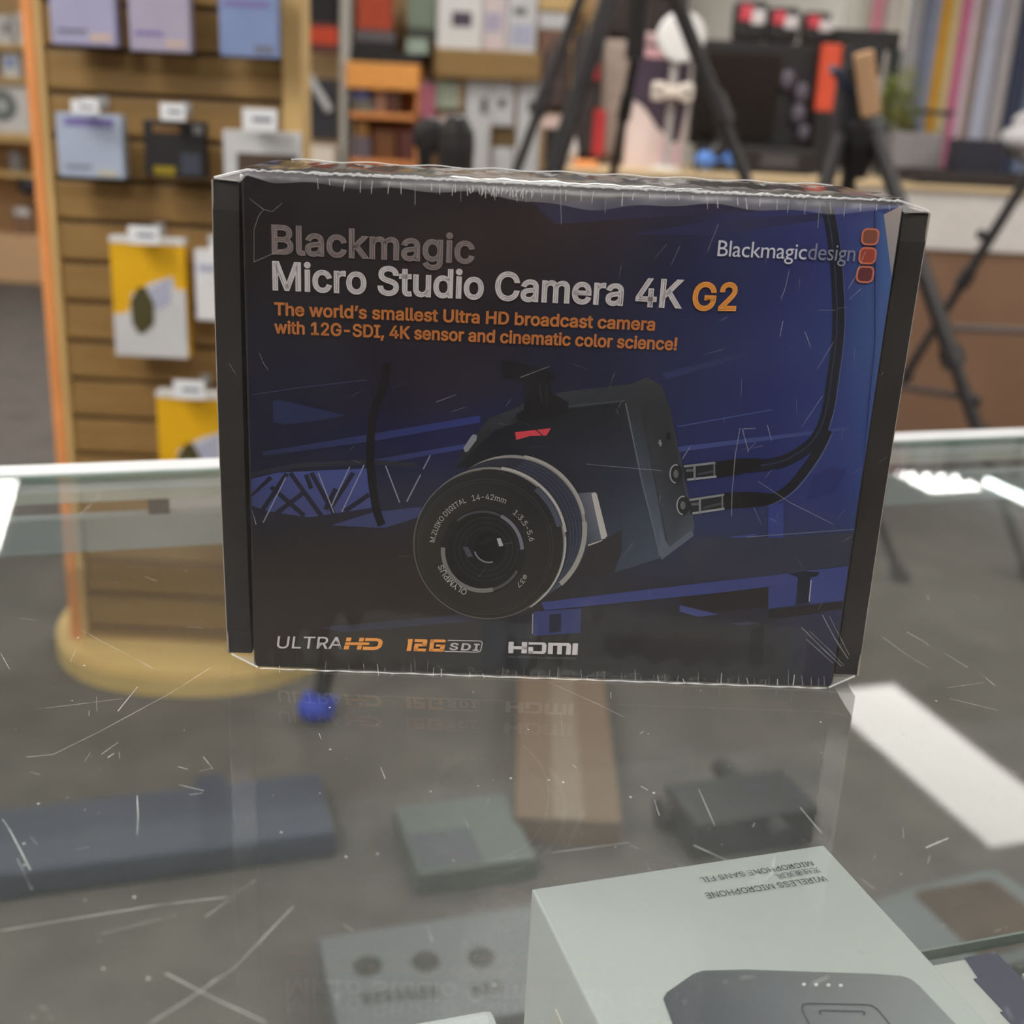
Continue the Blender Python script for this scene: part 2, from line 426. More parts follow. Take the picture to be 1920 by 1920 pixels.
    111: (415,[[207,-8,174,-5,144,3,117,16,93,35,72,58,56,85,44,116,37,150,34,187,37,225,44,260,56,291,72,318,93,341,117,360,144,374,174,382,207,384,241,382,271,374,299,360,323,341,343,318,359,291,371,260,379,225,381,187,379,150,371,116,359,85,343,58,323,35,299,16,271,3,241,-5],[207,46,242,51,270,66,292,89,307,117,316,151,319,187,316,224,307,258,292,287,270,310,242,325,207,330,173,325,145,310,124,287,108,258,99,224,96,187,99,151,108,117,124,89,145,66,173,51]]),
    114: (259,[[53,0,53,379,112,379,112,321,115,321,130,347,152,367,181,380,221,385,243,384,243,322,207,326,182,323,159,315,140,301,126,284,117,262,114,237,114,0]]),
    115: (365,[[182,-8,145,-5,112,3,84,18,62,38,45,63,36,94,94,107,105,79,124,60,150,49,181,45,217,50,244,62,262,81,268,103,265,121,254,136,237,147,212,155,149,170,118,180,92,192,72,208,53,237,47,274,51,305,65,332,87,354,115,370,149,381,187,384,223,381,254,372,279,358,299,339,314,316,324,290,268,277,258,298,243,316,219,328,187,333,156,329,131,317,114,299,109,277,112,258,124,243,144,232,172,223,229,209,261,200,287,187,306,171,325,142,331,107,326,75,312,47,290,24,260,6,223,-5]]),
    116: (227,[[204,379,204,327,6,327,6,379],[65,471,126,471,126,98,128,76,136,61,150,53,194,52,202,54,213,2,180,-4,138,-1,113,7,92,21,72,52,65,93]]),
    117: (410,[[182,-5,146,-1,115,11,89,31,69,59,60,82,54,109,53,139,53,379,114,379,114,144,119,105,137,75,164,56,200,50,226,53,249,62,268,77,283,97,293,122,296,153,296,379,357,379,357,0,298,0,298,92,307,92,294,60,277,35,257,17,222,0]]),
    119: (567,[[138,0,23,379,87,379,154,137,175,41,165,41,192,163,252,379,316,379,362,214,382,136,402,41,391,41,420,163,480,379,545,379,429,0,368,0,319,172,297,252,277,338,291,338,263,225,199,0]]),
    248: (415,[[207,-8,174,-5,144,3,117,16,93,35,72,58,56,85,44,116,37,150,34,187,37,225,44,260,56,291,72,318,93,341,117,360,144,374,174,382,207,384,241,382,271,374,299,360,323,341,343,318,359,291,371,260,379,225,381,187,379,150,371,116,359,85,343,58,323,35,299,16,271,3,241,-5],[207,46,242,51,270,66,292,89,307,117,316,151,319,187,316,224,307,258,292,287,270,310,242,325,207,330,173,325,145,310,124,287,108,258,99,224,96,187,99,151,108,117,124,89,145,66,173,51],[64,-15,27,15,352,395,388,364]]),
    8217: (177,[[52,318,82,509,151,509,98,318]]),
}
letters_humanist = {
    66: (563,[[75,0,309,0,446,29,520,97,543,182,523,265,467,326,379,360,379,362,438,397,472,445,483,508,461,591,393,656,273,682,75,682],[173,594,263,594,334,581,371,546,382,499,366,438,318,402,238,390,173,390],[173,302,291,302,376,288,426,251,442,196,430,145,385,105,296,88,173,88]]),
    97: (427,[[411,80,383,62,364,56,351,61,347,79,347,310,325,394,267,442,184,458,124,451,75,431,35,397,35,300,80,342,128,366,177,374,222,366,249,340,258,295,258,271,179,243,107,214,50,172,26,101,40,47,78,7,136,-9,177,-4,217,11,257,37,270,11,292,-4,325,-9,351,-6,377,5,411,26],[258,91,233,71,207,58,180,54,147,62,124,84,116,117,136,162,187,195,258,222]]),
    99: (438,[[393,427,352,443,310,454,263,458,145,428,68,345,41,216,70,99,150,20,269,-9,318,-5,365,4,403,17,403,105,361,88,322,78,284,75,204,93,151,144,132,224,150,304,197,357,269,376,307,372,347,359,393,332]]),
    100: (510,[[451,682,362,682,362,440,328,450,298,456,268,458,152,429,73,351,44,235,71,110,146,29,262,0,451,0],[362,75,272,75,191,94,148,147,135,222,153,304,203,358,279,378,307,376,334,371,362,361]]),
    101: (479,[[438,130,386,101,334,82,281,76,207,91,156,136,130,211,446,211,422,349,354,431,251,458,141,429,68,350,41,230,66,113,140,25,259,-9,327,-3,384,14,438,44],[132,270,154,330,194,368,253,381,308,367,343,329,358,270]]),
    103: (427,[[421,449,236,449,131,430,64,377,40,294,43,263,51,235,64,210,84,188,109,169,139,151,101,136,77,114,68,87,79,58,113,30,49,4,12,-37,0,-94,27,-164,100,-212,207,-230,321,-213,394,-164,419,-87,407,-34,365,10,289,38,213,55,168,74,152,96,186,127,260,142,334,181,354,208,370,244,376,282,372,317,357,347,329,380,421,380],[296,293,285,249,255,220,210,209,163,219,131,248,120,291,132,332,164,361,209,372,252,361,284,333],[333,-94,318,-129,276,-151,209,-159,141,-151,98,-128,84,-90,97,-55,133,-31,186,-22,249,-28,307,-50]]),
    105: (219,[[154,449,65,449,65,0,154,0],[163,585,147,622,110,638,73,622,57,585,73,548,110,532,147,548]]),
    107: (479,[[460,449,354,449,155,229,380,0,500,0,268,229],[151,682,62,682,62,0,151,0]]),
    108: (219,[[154,682,65,682,65,0,154,0]]),
    109: (771,[[59,449,59,0,148,0,148,326,183,360,219,378,260,383,301,372,330,338,341,279,341,0,430,0,430,326,464,355,498,376,530,383,577,371,610,335,623,278,623,0,712,0,712,282,694,375,642,436,563,458,504,447,455,418,413,377,378,422,332,449,279,458,237,451,193,428,148,390,148,449]]),
    110: (500,[[150,449,61,449,61,0,150,0,150,322,189,360,225,381,262,387,309,373,339,336,350,278,350,0,439,0,439,277,418,379,363,438,286,458,237,450,191,427,152,390,150,390]]),
    115: (385,[[324,421,278,442,234,454,192,458,114,443,62,401,44,336,98,240,200,177,254,120,245,93,221,76,188,69,147,75,97,95,41,128,41,32,95,8,145,-5,197,-9,273,8,326,54,345,123,335,165,303,205,244,249,181,288,146,317,135,339,151,369,194,380,231,375,275,360,324,333]]),
}
letters_chinese = {
    20811: (350,[[89,172,262,172,262,116,89,116],[161,294,161,259,25,259,25,235,161,235,161,196,63,196,63,92,118,92,93,31,15,-5,30,-29,117,16,146,92,198,92,198,12,207,-17,240,-25,296,-25,326,-11,336,41,311,52,307,9,293,1,243,1,228,3,225,13,225,92,289,92,289,196,187,196,187,235,327,235,327,259,187,259,187,294]]),
    26080: (350,[[40,271,40,245,156,245,154,206,150,167,18,167,18,141,145,141,105,57,14,-7,32,-28,130,45,172,141,179,141,179,21,188,-11,225,-20,291,-20,325,-6,336,51,311,62,305,16,289,6,228,6,210,9,206,21,206,141,333,141,333,167,176,167,180,206,182,245,313,245,313,271]]),
    32447: (350,[[19,19,25,-6,139,28,136,50],[246,273,274,258,297,241,313,258,290,273,262,288],[25,148,39,152,81,158,46,111,31,95,19,88,27,64,51,71,134,89,134,111,65,99,104,150,140,207,118,221,96,182,52,177,82,227,108,282,84,293,58,232,26,180,16,173],[311,122,286,91,255,62,247,93,241,129,330,145,326,168,238,152,233,198,320,211,316,235,232,222,230,295,204,295,207,218,152,210,156,186,208,194,213,147,145,135,149,111,216,124,223,82,233,47,186,20,133,0,150,-22,198,-2,242,23,267,-14,300,-27,326,-16,337,24,318,38,313,7,303,-1,282,9,264,39,302,73,333,112]]),
    39118: (350,[[56,277,56,173,49,80,14,-11,36,-28,74,71,83,173,83,252,266,252,272,45,313,-25,333,-11,340,37,323,56,321,18,315,3,294,78,292,277],[214,227,198,185,178,144,149,180,120,213,99,201,164,120,126,70,84,32,104,12,144,50,180,98,210,54,233,17,257,31,230,74,194,123,218,170,237,221]]),
    40614: (350,[[161,294,161,266,36,266,36,244,161,244,161,216,57,216,57,195,161,195,161,165,18,165,18,143,126,143,83,102,19,67,37,48,68,64,95,82,120,53,150,29,86,8,18,-5,29,-28,105,-12,176,14,244,-12,323,-27,339,-3,266,8,203,28,248,62,282,105,265,116,260,114,134,114,159,143,332,143,332,165,187,165,187,195,297,195,297,216,187,216,187,244,317,244,317,266,187,266,187,294],[177,41,143,64,117,92,242,92,213,64]]),
}
from mathutils.geometry import tessellate_polygon
BOLD = 0.021


def _area(c):
    return sum(c[k][0] * c[(k + 1) % len(c)][1] - c[(k + 1) % len(c)][0] * c[k][1] for k in range(len(c))) / 2


def _inside(p, c):
    r = False
    for k in range(len(c)):
        (x0, y0), (x1, y1) = c[k - 1], c[k]
        if (y0 > p[1]) != (y1 > p[1]) and p[0] < (x1 - x0) * (p[1] - y0) / (y1 - y0) + x0:
            r = not r
    return r


def glyph(table, code, bold=0.0):
    """advance, points and triangles of one letter; bold letters get a rim along every outline"""
    adv, conts = table[code]
    conts = [[(c[k] / 1000, c[k + 1] / 1000) for k in range(0, len(c), 2)] for c in conts]
    big = max(conts, key=lambda c: abs(_area(c)))
    sg = 1 if _area(big) > 0 else -1
    outs = [c for c in conts if _area(c) * sg > 0]
    holes = [c for c in conts if _area(c) * sg < 0]
    vs, ts = [], []
    for o in outs:
        grp = [o] + [h for h in holes if _inside(h[0], o)]
        flat_ = [p for c in grp for p in c]
        i = len(vs)
        vs += flat_
        for t in tessellate_polygon([[Vector((p[0], p[1], 0)) for p in c] for c in grp]):
            ts.append([k + i for k in t])
    if bold:
        for c in conts:
            n = len(c)
            i = len(vs)
            for k in range(n):
                a, b_, d = Vector(c[k - 1]), Vector(c[k]), Vector(c[(k + 1) % n])
                e0, e1 = (b_ - a).normalized(), (d - b_).normalized()
                m = Vector((-(e0.y + e1.y), e0.x + e1.x))
                m = m.normalized() if m.length > 1e-6 else Vector((-e0.y, e0.x))
                q = bold / max(.45, m.dot(Vector((-e0.y, e0.x))))
                vs += [tuple(b_ - m * q), tuple(b_ + m * q)]
            for k in range(n):
                a, b_ = i + 2 * k, i + 2 * ((k + 1) % n)
                ts += [[a, b_, b_ + 1], [a, b_ + 1, a + 1]]
    for t in ts:
        a, b_, c = (vs[k] for k in t)
        if (b_[0] - a[0]) * (c[1] - a[1]) - (c[0] - a[0]) * (b_[1] - a[1]) < 0:
            t.reverse()
    return adv / 1000, vs, ts


GL = {}
for _f, _tb, _b in (('B', letters_sans, BOLD), ('R', letters_sans, .004), ('G', letters_humanist, 0), ('C', letters_chinese, 0)):
    for _k in _tb:
        GL[_f + chr(_k)] = glyph(_tb, _k, _b)
CAP = 0.5087
CAPS = {'B': CAP, 'R': CAP, 'C': max(p[1] for p in GL['C无'][1]), 'G': max(p[1] for p in GL['GB'][1])}


def layout(s, font, track=0.0):
    """list of (x offset, glyph) and the ink extents of a line of text of em size 1"""
    x, out, lo, hi = 0.0, [], None, 0.0
    for ch in s:
        if ch == ' ':
            x += 0.188 + track
            continue
        a, vs, ts = GL[font + ch]
        out.append((x, vs, ts))
        if lo is None:
            lo = x + min(p[0] for p in vs)
        hi = x + max(p[0] for p in vs)
        x += a + track
    return out, lo, hi


def text_on(mb, s, font, P0, P1, cap_h, up, lift, col=None, mi=0, track=0.0, shear=0.0):
    """sets a line of text from P0 (left end of the baseline) to P1 (right end), cap_h tall along up"""
    gl, lo, hi = layout(s, font, track)
    P0, P1, up, lift = Vector(P0), Vector(P1), Vector(up), Vector(lift)
    e = (P1 - P0) / (hi - lo)
    u = up.normalized() * (cap_h / CAPS[font])
    for x, vs, ts in gl:
        i = len(mb.v)
        mb.v += [P0 + e * (x + px - lo + shear * py) + u * py + lift for px, py in vs]
        for t in ts:
            mb.f.append([i + k for k in t])
            mb.mi.append(mi)
            mb.col.append([col] * 3 if col else None)
# ------------------------------------------------------------------ the room
carpet = mat('carpet', rgb(106, 100, 95), 0.9, noise=0.18, nscale=9, bump=0.1)
mb = MB(); mb.box(-5.5, 5.5, -3.2, 7.4, -0.1, 0.0)
struct('floor', mb, carpet)
mb = MB(); mb.box(-5.5, 5.5, -3.2, 7.4, CEIL, CEIL + 0.1)
struct('ceiling', mb, mat('ceiling_tile', rgb(156, 158, 160), 0.9, noise=0.05, nscale=3))
wallm = mat('painted_wall', rgb(226, 223, 216), 0.8, noise=0.04, nscale=2)
mb = MB(); mb.box(-5.5, 5.5, 7.3, 7.45, 0.0, CEIL); struct('wall_back', mb, wallm)
mb = MB(); mb.box(-5.6, -5.5, -3.2, 7.4, 0.0, CEIL); struct('wall_left', mb, wallm)
mb = MB(); mb.box(5.5, 5.6, -3.2, 7.4, 0.0, CEIL); struct('wall_right', mb, wallm)
mb = MB(); mb.box(-5.5, 5.5, -3.3, -3.2, 0.0, CEIL); struct('wall_front', mb, mat('dark_wall', rgb(96, 84, 76), 0.8, noise=0.1, nscale=2))
mb = MB(); mb.box(-5.5, 5.5, 7.28, 7.3, 0.0, 0.1); struct('baseboard_back', mb, mat('base_trim', rgb(120, 100, 80), 0.6, noise=0.05))

# ceiling lights, real ones and added fill: 0.34 x 1.0 m panels set square to the showcase
CA = math.radians(17.8)
panel_emit = emit_mat('light_diffuser', (1.0, 0.965, 0.91, 1), PANEL_EMIT)
framem = mat('light_frame', rgb(225, 225, 225), 0.4, noise=0.03)
LIGHTS = [((1.45, 3.08), 'dimmer ceiling panel light nearest above the aisle right of the counter', 0.34, 1.0),
          ((2.50, 6.46), 'far ceiling panel light by the back wall on the right', 0.36, 0.55),
          ((-2.66, 4.95), 'ceiling panel light over the left aisle', 0.36, 1.1),
          ((0.1, 3.4), 'added unseen fill panel in the middle of the shop', 0.6, 1.2),  # from here down: unseen panels added to brighten the scene
          ((-0.1, 5.4), 'added unseen fill panel before the phone accessory shelves', 0.4, 0.8),
          ((-1.45, 0.2), 'added unseen fill panel before the slatwall display', 0.6, 1.4),
          ((2.3, 0.9), 'added unseen fill panel above the right end of the showcase', 0.4, 1.0),
          ((3.0, 2.4), 'added unseen fill panel before the long counter', 0.6, 1.2),
          ((4.0, 6.0), 'added unseen fill panel over the paper backdrop rolls', 0.6, 1.2),
          ((-3.9, 2.6), 'added unseen fill panel by the left wall', 0.6, 1.2),
          ((0.2, -1.6), 'added unseen fill panel behind the counter, middle of three', 0.6, 1.2),
          ((-2.2, -1.5), 'added unseen fill panel behind the counter, left of three', 0.6, 1.2),
          ((2.4, -1.5), 'added unseen fill panel behind the counter, right of three', 0.6, 1.2)]
for (lx, ly), lab, lw_, ll in LIGHTS:
    t = thing('ceiling_or_fill_light', lab, 'ceiling light', (lx, ly, CEIL), CA, 'ceiling panel lights')
    mb = MB()
    for a, b_, c, d in ((-lw_ / 2 - .02, -lw_ / 2, -ll / 2 - .02, ll / 2 + .02), (lw_ / 2, lw_ / 2 + .02, -ll / 2 - .02, ll / 2 + .02),
                        (-lw_ / 2, lw_ / 2, -ll / 2 - .02, -ll / 2), (-lw_ / 2, lw_ / 2, ll / 2, ll / 2 + .02)):
        mb.box(a, b_, c, d, -0.02, 0.0)
    obj('frame', mb, framem, t, local=True)
    mb = MB(); mb.box(-lw_ / 2, lw_ / 2, -ll / 2, ll / 2, -0.012, -0.002)
    obj('diffuser', mb, dim_panel(5.5) if (lx, ly) == (1.45, 3.08) else panel_emit, t, local=True)
# a bare tube light further right
t = thing('tube_light', 'slim bare fluorescent tube light on the ceiling, right of the far panel', 'ceiling light', (2.98, 5.75, CEIL), CA)
mb = MB(); mb.box(-.03, .03, -.62, .62, -.03, 0, b=.004); obj('housing', mb, framem, t, local=True)
mb = MB(); mb.tube([(0, -.6, -.045), (0, .6, -.045)], .016, n=12)
obj('tube', mb, emit_mat('tube_glow', (0.9, 1.0, 0.97, 1), 16), t, local=True)

# ------------------------------------------------------------------ helpers for goods seen at a distance
def ext(x0, y0, x1, y1, Y):
    xm, ym = (x0 + x1) / 2, (y0 + y1) / 2
    return at_y(x0, ym, Y).x, at_y(x1, ym, Y).x, at_y(xm, y1, Y).z, at_y(xm, y0, Y).z


black = mat('black_plastic', rgb(33, 31, 33), 0.5, noise=0.15, nscale=60)
blackmetal = mat('black_metal', rgb(56, 54, 56), 0.4, metal=0.3, noise=0.1, nscale=50)
darkcloth = mat('dark_cloth', rgb(50, 42, 42), 0.85, noise=0.2, nscale=40, bump=0.3)
white = mat('white_card', rgb(225, 224, 222), 0.5, noise=0.03)
greyplastic = mat('grey_plastic', rgb(128, 126, 128), 0.5, noise=0.06)
woodm = mat('slat_wood', rgb(150, 118, 70), 0.45, noise=0.14, nscale=5, stretch=(1, 1, 9))
woodlight = mat('light_wood', rgb(215, 180, 120), 0.45, noise=0.1, nscale=5, stretch=(1, 9, 1))
groovem = mat('groove_wood', rgb(92, 70, 42), 0.6, noise=0.1, nscale=8)
orangem = mat('orange_trim', rgb(240, 158, 92), 0.5, noise=0.08, nscale=10)
brownm = mat('brown_board', rgb(138, 105, 82), 0.6, noise=0.07, nscale=3)
tanwall = mat('tan_panel', rgb(200, 165, 118), 0.5, noise=0.08, nscale=4, stretch=(1, 1, 6))


def flat(name, r, g, b, rough=0.5):
    return mat(name, rgb(r, g, b), rough, noise=0.04, nscale=20)


def carton(name, label, cat, rect, Y, depth, m, prints=(), group=None, z0=None, bev=0.004, extra=None):
    """a box-shaped product with printed fields as raised thin parts; rect in photo pixels on the plane of its front"""
    X0, X1, Z0, Z1 = ext(*rect, Y)
    if z0 is not None:
        Z0 = z0
    mb = MB(); mb.box(X0, X1, Y, Y + depth, Z0, Z1, b=min(bev, (X1 - X0) / 6))
    o = obj(name, mb, m, origin=((X0 + X1) / 2, Y + depth / 2, Z0))
    tag(o, label, cat, group)
    for pn, (a, b_, c, d), pm in prints:           # fractions of the front, from the left and from the bottom
        mp = MB()
        mp.box(X0 + a * (X1 - X0), X0 + c * (X1 - X0), Y - 0.0012, Y + 0.001, Z0 + b_ * (Z1 - Z0), Z0 + d * (Z1 - Z0))
        obj(pn, mp, pm, o)
    return o


# ------------------------------------------------------------------ slatwall display stand, left
GY = 1.82
GX0, GX1 = -0.93, -0.435
g = thing('slatwall_display', 'tall yellow wooden slatwall stand with orange edge strip on an oval base', 'display stand', ((GX0 + GX1) / 2, GY + .2, 0))
mb = MB(); mb.box(GX0 + .012, GX1 - .012, GY + .012, GY + .075, .048, 1.62); obj('body', mb, woodm, g)
zs0 = at_y(150, 417, GY).z
mb = MB()
zt = zs0 + 8 * .0762
k = 0
z = zt
while z > .07:
    mb.box(GX0 + .03, GX1 - .035, GY, GY + .014, max(.05, z - .0762 + .0075), z - .0025, b=.0025)
    z -= .0762
obj('slat_panel', mb, woodm, g)
mb = MB(); mb.box(GX0 + .03, GX1 - .035, GY + .0105, GY + .0125, .05, zt); obj('groove_lining', mb, groovem, g)
mb = MB(); mb.box(GX0 - .004, GX0 + .016, GY - .012, GY + .085, .048, 1.63, b=.002); o = obj('edge_strip', mb, orangem, g); o['label'] = 'orange edge strip'
mb = MB(); mb.box(GX0 + .016, GX0 + .03, GY - .008, GY + .02, .048, 1.63, b=.002); obj('side_trim', mb, woodlight, g)
mb = MB(); mb.box(GX1 - .035, GX1, GY - .008, GY + .085, .048, 1.63, b=.002); obj('side_trim', mb, woodlight, g)
bc = ((GX0 + GX1) / 2 - .01, GY + .20)
poly = []
for k in range(56):
    a = 2 * math.pi * k / 56
    ca, sa = math.cos(a), math.sin(a)
    poly.append((bc[0] + .315 * abs(ca) ** .85 * (1 if ca > 0 else -1), bc[1] + .355 * abs(sa) ** .85 * (1 if sa > 0 else -1)))
mb = MB(); mb.zprism(poly, 0, .04)
mb.zprism([(bc[0] + (x - bc[0]) * .975, bc[1] + (y - bc[1]) * .985) for x, y in poly], .04, .048)
obj('base', mb, mat('pale_ply', rgb(240, 204, 134), .45, noise=.08, nscale=6, stretch=(1, 9, 1)), g)

lav = flat('lavender_card', 168, 166, 198)
lavpink = flat('mauve_card', 174, 166, 190)
blueish = flat('blue_card', 132, 150, 196)
palegreen = flat('pale_blue_card', 172, 184, 206)
violetink = flat('violet_print', 128, 118, 178)
peach = flat('peach_print', 205, 180, 170)
greyink = flat('grey_print', 120, 122, 140)
yellow = flat('yellow_card', 232, 178, 16)
olive = flat('olive_picture', 78, 72, 40)
whitepl = flat('white_plastic', 228, 228, 232)
palegrey = flat('pale_grey_card', 206, 206, 208)
lilacgrey = flat('lilac_print', 176, 178, 200)
tagm = flat('tag_white', 238, 240, 244)
PY = GY - .085
HANG = [
    ('accessory_pack', 'lavender card pack hanging top left on the slatwall stand', (92, -62, 215, 85), lav,
     [('printed_text', (.1, .16, .55, .21), greyink), ('printed_patch', (.6, .06, .92, .16), peach)], None),
    ('accessory_pack', 'mauve card pack hanging second from left in the top row of the slatwall stand', (240, -55, 355, 97), lavpink,
     [('printed_text', (.1, .2, .55, .25), violetink), ('printed_patch', (.6, .06, .92, .15), peach)], None),
    ('accessory_pack', 'light blue card pack hanging top right on the slatwall stand', (410, -50, 520, 107), blueish,
     [('printed_title', (.1, .6, .85, .68), violetink), ('printed_patch', (.6, .05, .92, .15), greyink)], None),
    ('accessory_pack', 'pale blue card pack with violet heading below a price tag on the slatwall stand', (107, 213, 230, 333), palegreen,
     [('printed_title', (.14, .8, .88, .93), violetink), ('printed_text', (.12, .14, .5, .19), greyink), ('printed_patch', (.6, .04, .9, .13), flat('sand_print', 196, 190, 170))], (134, 188, 186, 213)),
    ('accessory_pack', 'black card pack with small yellow marks hanging on the slatwall stand', (270, 226, 384, 334), black,
     [('printed_title', (.16, .78, .62, .92), flat('bronze_print', 120, 88, 52)), ('printed_patch', (.15, .05, .5, .2), flat('dull_yellow_print', 150, 130, 20)),
      ('printed_picture', (.6, .08, .92, .45), flat('steel_picture', 62, 68, 80)), ('printed_corner', (.82, .78, .97, .93), greyplastic)], (301, 194, 348, 226)),
    ('accessory_pack', 'white window pack hanging right of the black pack, cut by the camera box', (420, 246, 562, 420), palegrey,
     [('display_window', (.18, .1, .97, .76), flat('brown_window', 78, 62, 50))], (455, 204, 520, 246)),
    ('accessory_pack', 'yellow and white card pack with olive gadget hanging in the middle of the slatwall stand', (211, 458, 349, 669), yellow,
     None, (241, 424, 299, 458)),
    ('accessory_pack', 'slim white pack half hidden behind the left edge of the camera box', (366, 470, 440, 602), whitepl,
     [('printed_text', (.1, .7, .8, .8), lilacgrey)], None),
    ('accessory_pack', 'lower yellow and white card pack beside the counter edge on the slatwall stand', (298, 748, 440, 965), yellow,
     None, (326, 713, 384, 748)),
]
for name, lab, rect, m, prints, tg in HANG:
    o = carton(name, lab, 'package', rect, PY, .03, m, prints or [], 'packs hung on the slatwall stand', bev=.003)
    X0, X1, Z0, Z1 = ext(*rect, PY)
    W_, H_ = X1 - X0, Z1 - Z0
    xm = (X0 + X1) / 2
    if prints is None:                                 # the two yellow packs
        y_ = PY - .0015
        P = lambda a, b_: (X0 + a * W_, y_, Z0 + b_ * H_)
        mb = MB(); mb.prism([(X0 + .005 * W_, Z0 + .003 * H_), (X0 + .995 * W_, Z0 + .003 * H_), (X0 + .995 * W_, Z0 + .61 * H_), (X0 + .86 * W_, Z0 + .62 * H_),
                            (X0 + .83 * W_, Z0 + .73 * H_), (X0 + .55 * W_, Z0 + .67 * H_), (X0 + .26 * W_, Z0 + .56 * H_), (X0 + .22 * W_, Z0 + .4 * H_), (X0 + .005 * W_, Z0 + .37 * H_)], y_, PY + .001)
        obj('white_field', mb, palegrey, o)
        mb = MB(); mb.prism([(X0 + .42 * W_, Z0 + .22 * H_), (X0 + .55 * W_, Z0 + .3 * H_), (X0 + .57 * W_, Z0 + .48 * H_), (X0 + .46 * W_, Z0 + .63 * H_),
                            (X0 + .36 * W_, Z0 + .62 * H_), (X0 + .25 * W_, Z0 + .5 * H_), (X0 + .26 * W_, Z0 + .3 * H_), (X0 + .34 * W_, Z0 + .21 * H_)], y_ - .002, y_)
        obj('pictured_gadget', mb, olive, o)
        mb = MB(); mb.prism([(X0 + .5 * W_, Z0 + .6 * H_), (X0 + .8 * W_, Z0 + .72 * H_), (X0 + .8 * W_, Z0 + .5 * H_), (X0 + .62 * W_, Z0 + .42 * H_)], y_ - .001, y_)
        obj('pictured_cloth', mb, lilacgrey, o)
        mb = MB(); mb.box(X0, X1, PY - .002, PY + .03, Z1, Z1 + .012, b=.002)
        obj('header', mb, white, o)
    # hang tab, hook and price tag
    zh = Z1 + .02
    mb = MB(); mb.box(xm - .012, xm + .012, PY + .014, PY + .016, Z1 - .002, Z1 + .026)
    obj('hang_tab', mb, whitepl, o)
    h = thing('display_hook', 'wire hook on the slatwall stand holding the ' + lab.split(' hanging')[0].split(' below')[0].split(' half')[0].split(' beside')[0], 'hook', (xm, GY, zh), 0, 'hooks of the slatwall stand')
    mb = MB(); mb.tube([(xm, GY - .001, zh), (xm, PY - .03, zh), (xm, PY - .036, zh + .008)], .0025, n=8)
    mb.box(xm - .01, xm + .01, GY - .004, GY - .0006, zh - .012, zh + .01, b=.001)
    obj('wire', mb, flat('hook_metal', 180, 180, 182, .3), h)
    if tg:
        a, b_, c, d = ext(*tg, PY - .036)
        mb = MB(); mb.box(a, b_, PY - .039, PY - .036, c, d, b=.001)
        mt = obj('price_tag', mb, tagm, h)
        mb = MB(); mb.box(a + (b_ - a) * .3, a + (b_ - a) * .85, PY - .0397, PY - .0388, c + (d - c) * .42, c + (d - c) * .62)
        obj('printed_line', mb, greyink, mt)

# ------------------------------------------------------------------ wall unit far left
LY = 6.85
X0, X1 = at_y(-60, 250, LY).x, at_y(80, 250, LY).x
X1 += .25
fl = thing('wall_shelving', 'far light wooden wall shelving left of the slatwall stand', 'shelving', ((X0 + X1) / 2, 7.1, 0))
mb = MB(); mb.box(X0 - .6, X1, LY + .35, LY + .4, 0, 2.3); obj('back_panel', mb, tanwall, fl)
for (yy, th) in ((84, .03), (146, .03), (250, .05), (322, .03)):
    zz = at_y(30, yy, LY).z
    mb = MB(); mb.box(X0 - .6, X1, LY - .04, LY + .36, zz - th, zz, b=.004); obj('shelf', mb, woodlight, fl)
zb = at_y(40, 440, LY).z
mb = MB(); mb.box(X0 - .6, X1, LY - .05, LY + .37, 0, zb, b=.01); obj('plinth', mb, flat('peach_wood', 222, 182, 140), fl)
sh = lambda yy: at_y(30, yy, LY).z
Gl = 'goods on the far left shelving'
carton('product_box', 'small white box with dark bottle picture at the frame edge, top shelf far left', 'box', (-12, 28, 21, 84), LY, .12, white, [('printed_picture', (.55, .35, .85, .75), flat('smoke_picture', 96, 98, 100))], Gl, sh(84))
carton('product_box', 'small white box with dark bottle picture beside the orange edge strip, top shelf far left', 'box', (29, 24, 58, 84), LY, .12, white, [('printed_picture', (.35, .3, .65, .75), flat('smoke_picture', 96, 98, 100))], Gl, sh(84))
carton('product_box', 'small white and blue box on the second shelf far left', 'box', (3, 100, 35, 146), LY, .12, white, [('printed_picture', (.2, .4, .8, .85), flat('soft_blue_print', 138, 158, 205))], Gl, sh(146))
carton('product_box', 'small grey box with violet top on the second shelf far left', 'box', (38, 86, 57, 146), LY, .12, flat('grey_beige_card', 150, 140, 136), [('printed_top', (.0, .8, 1, 1), violetink)], Gl, sh(146))
o = carton('product_box', 'large white box with round dark lens picture on the third shelf far left', 'box', (-14, 160, 68, 250), LY, .1, white, [], Gl, sh(250))
c = at_y(4, 198, LY)
mb = MB(); mb.lathe([(.085, -.004), (.085, 0)], (c.x, LY, c.z), axis='y', n=28); mb.lathe([(.04, -.006), (.04, -.003)], (c.x, LY, c.z), 1, axis='y', n=20)
obj('printed_lens', mb, [flat('green_grey_picture', 108, 116, 112), flat('pale_lens', 190, 196, 192)], o)
carton('gadget', 'small grey gadget on the lowest shelf far left', 'gadget', (18, 286, 36, 322), LY, .08, greyplastic, [], Gl, sh(322))
mb = MB()
c = at_y(52, 345, LY)
mb.sphere((c.x, LY + .02, c.z), .075, sq=(1, .7, 1)); mb.tube([(c.x, LY + .02, c.z), (c.x, LY + .35, c.z)], .012)
tag(obj('round_accessory', mb, flat('dark_grey_ball', 58, 58, 64), origin=(c.x, LY + .02, c.z), smooth=True), 'dark round lens-like accessory fixed below the lowest far left shelf', 'gadget')
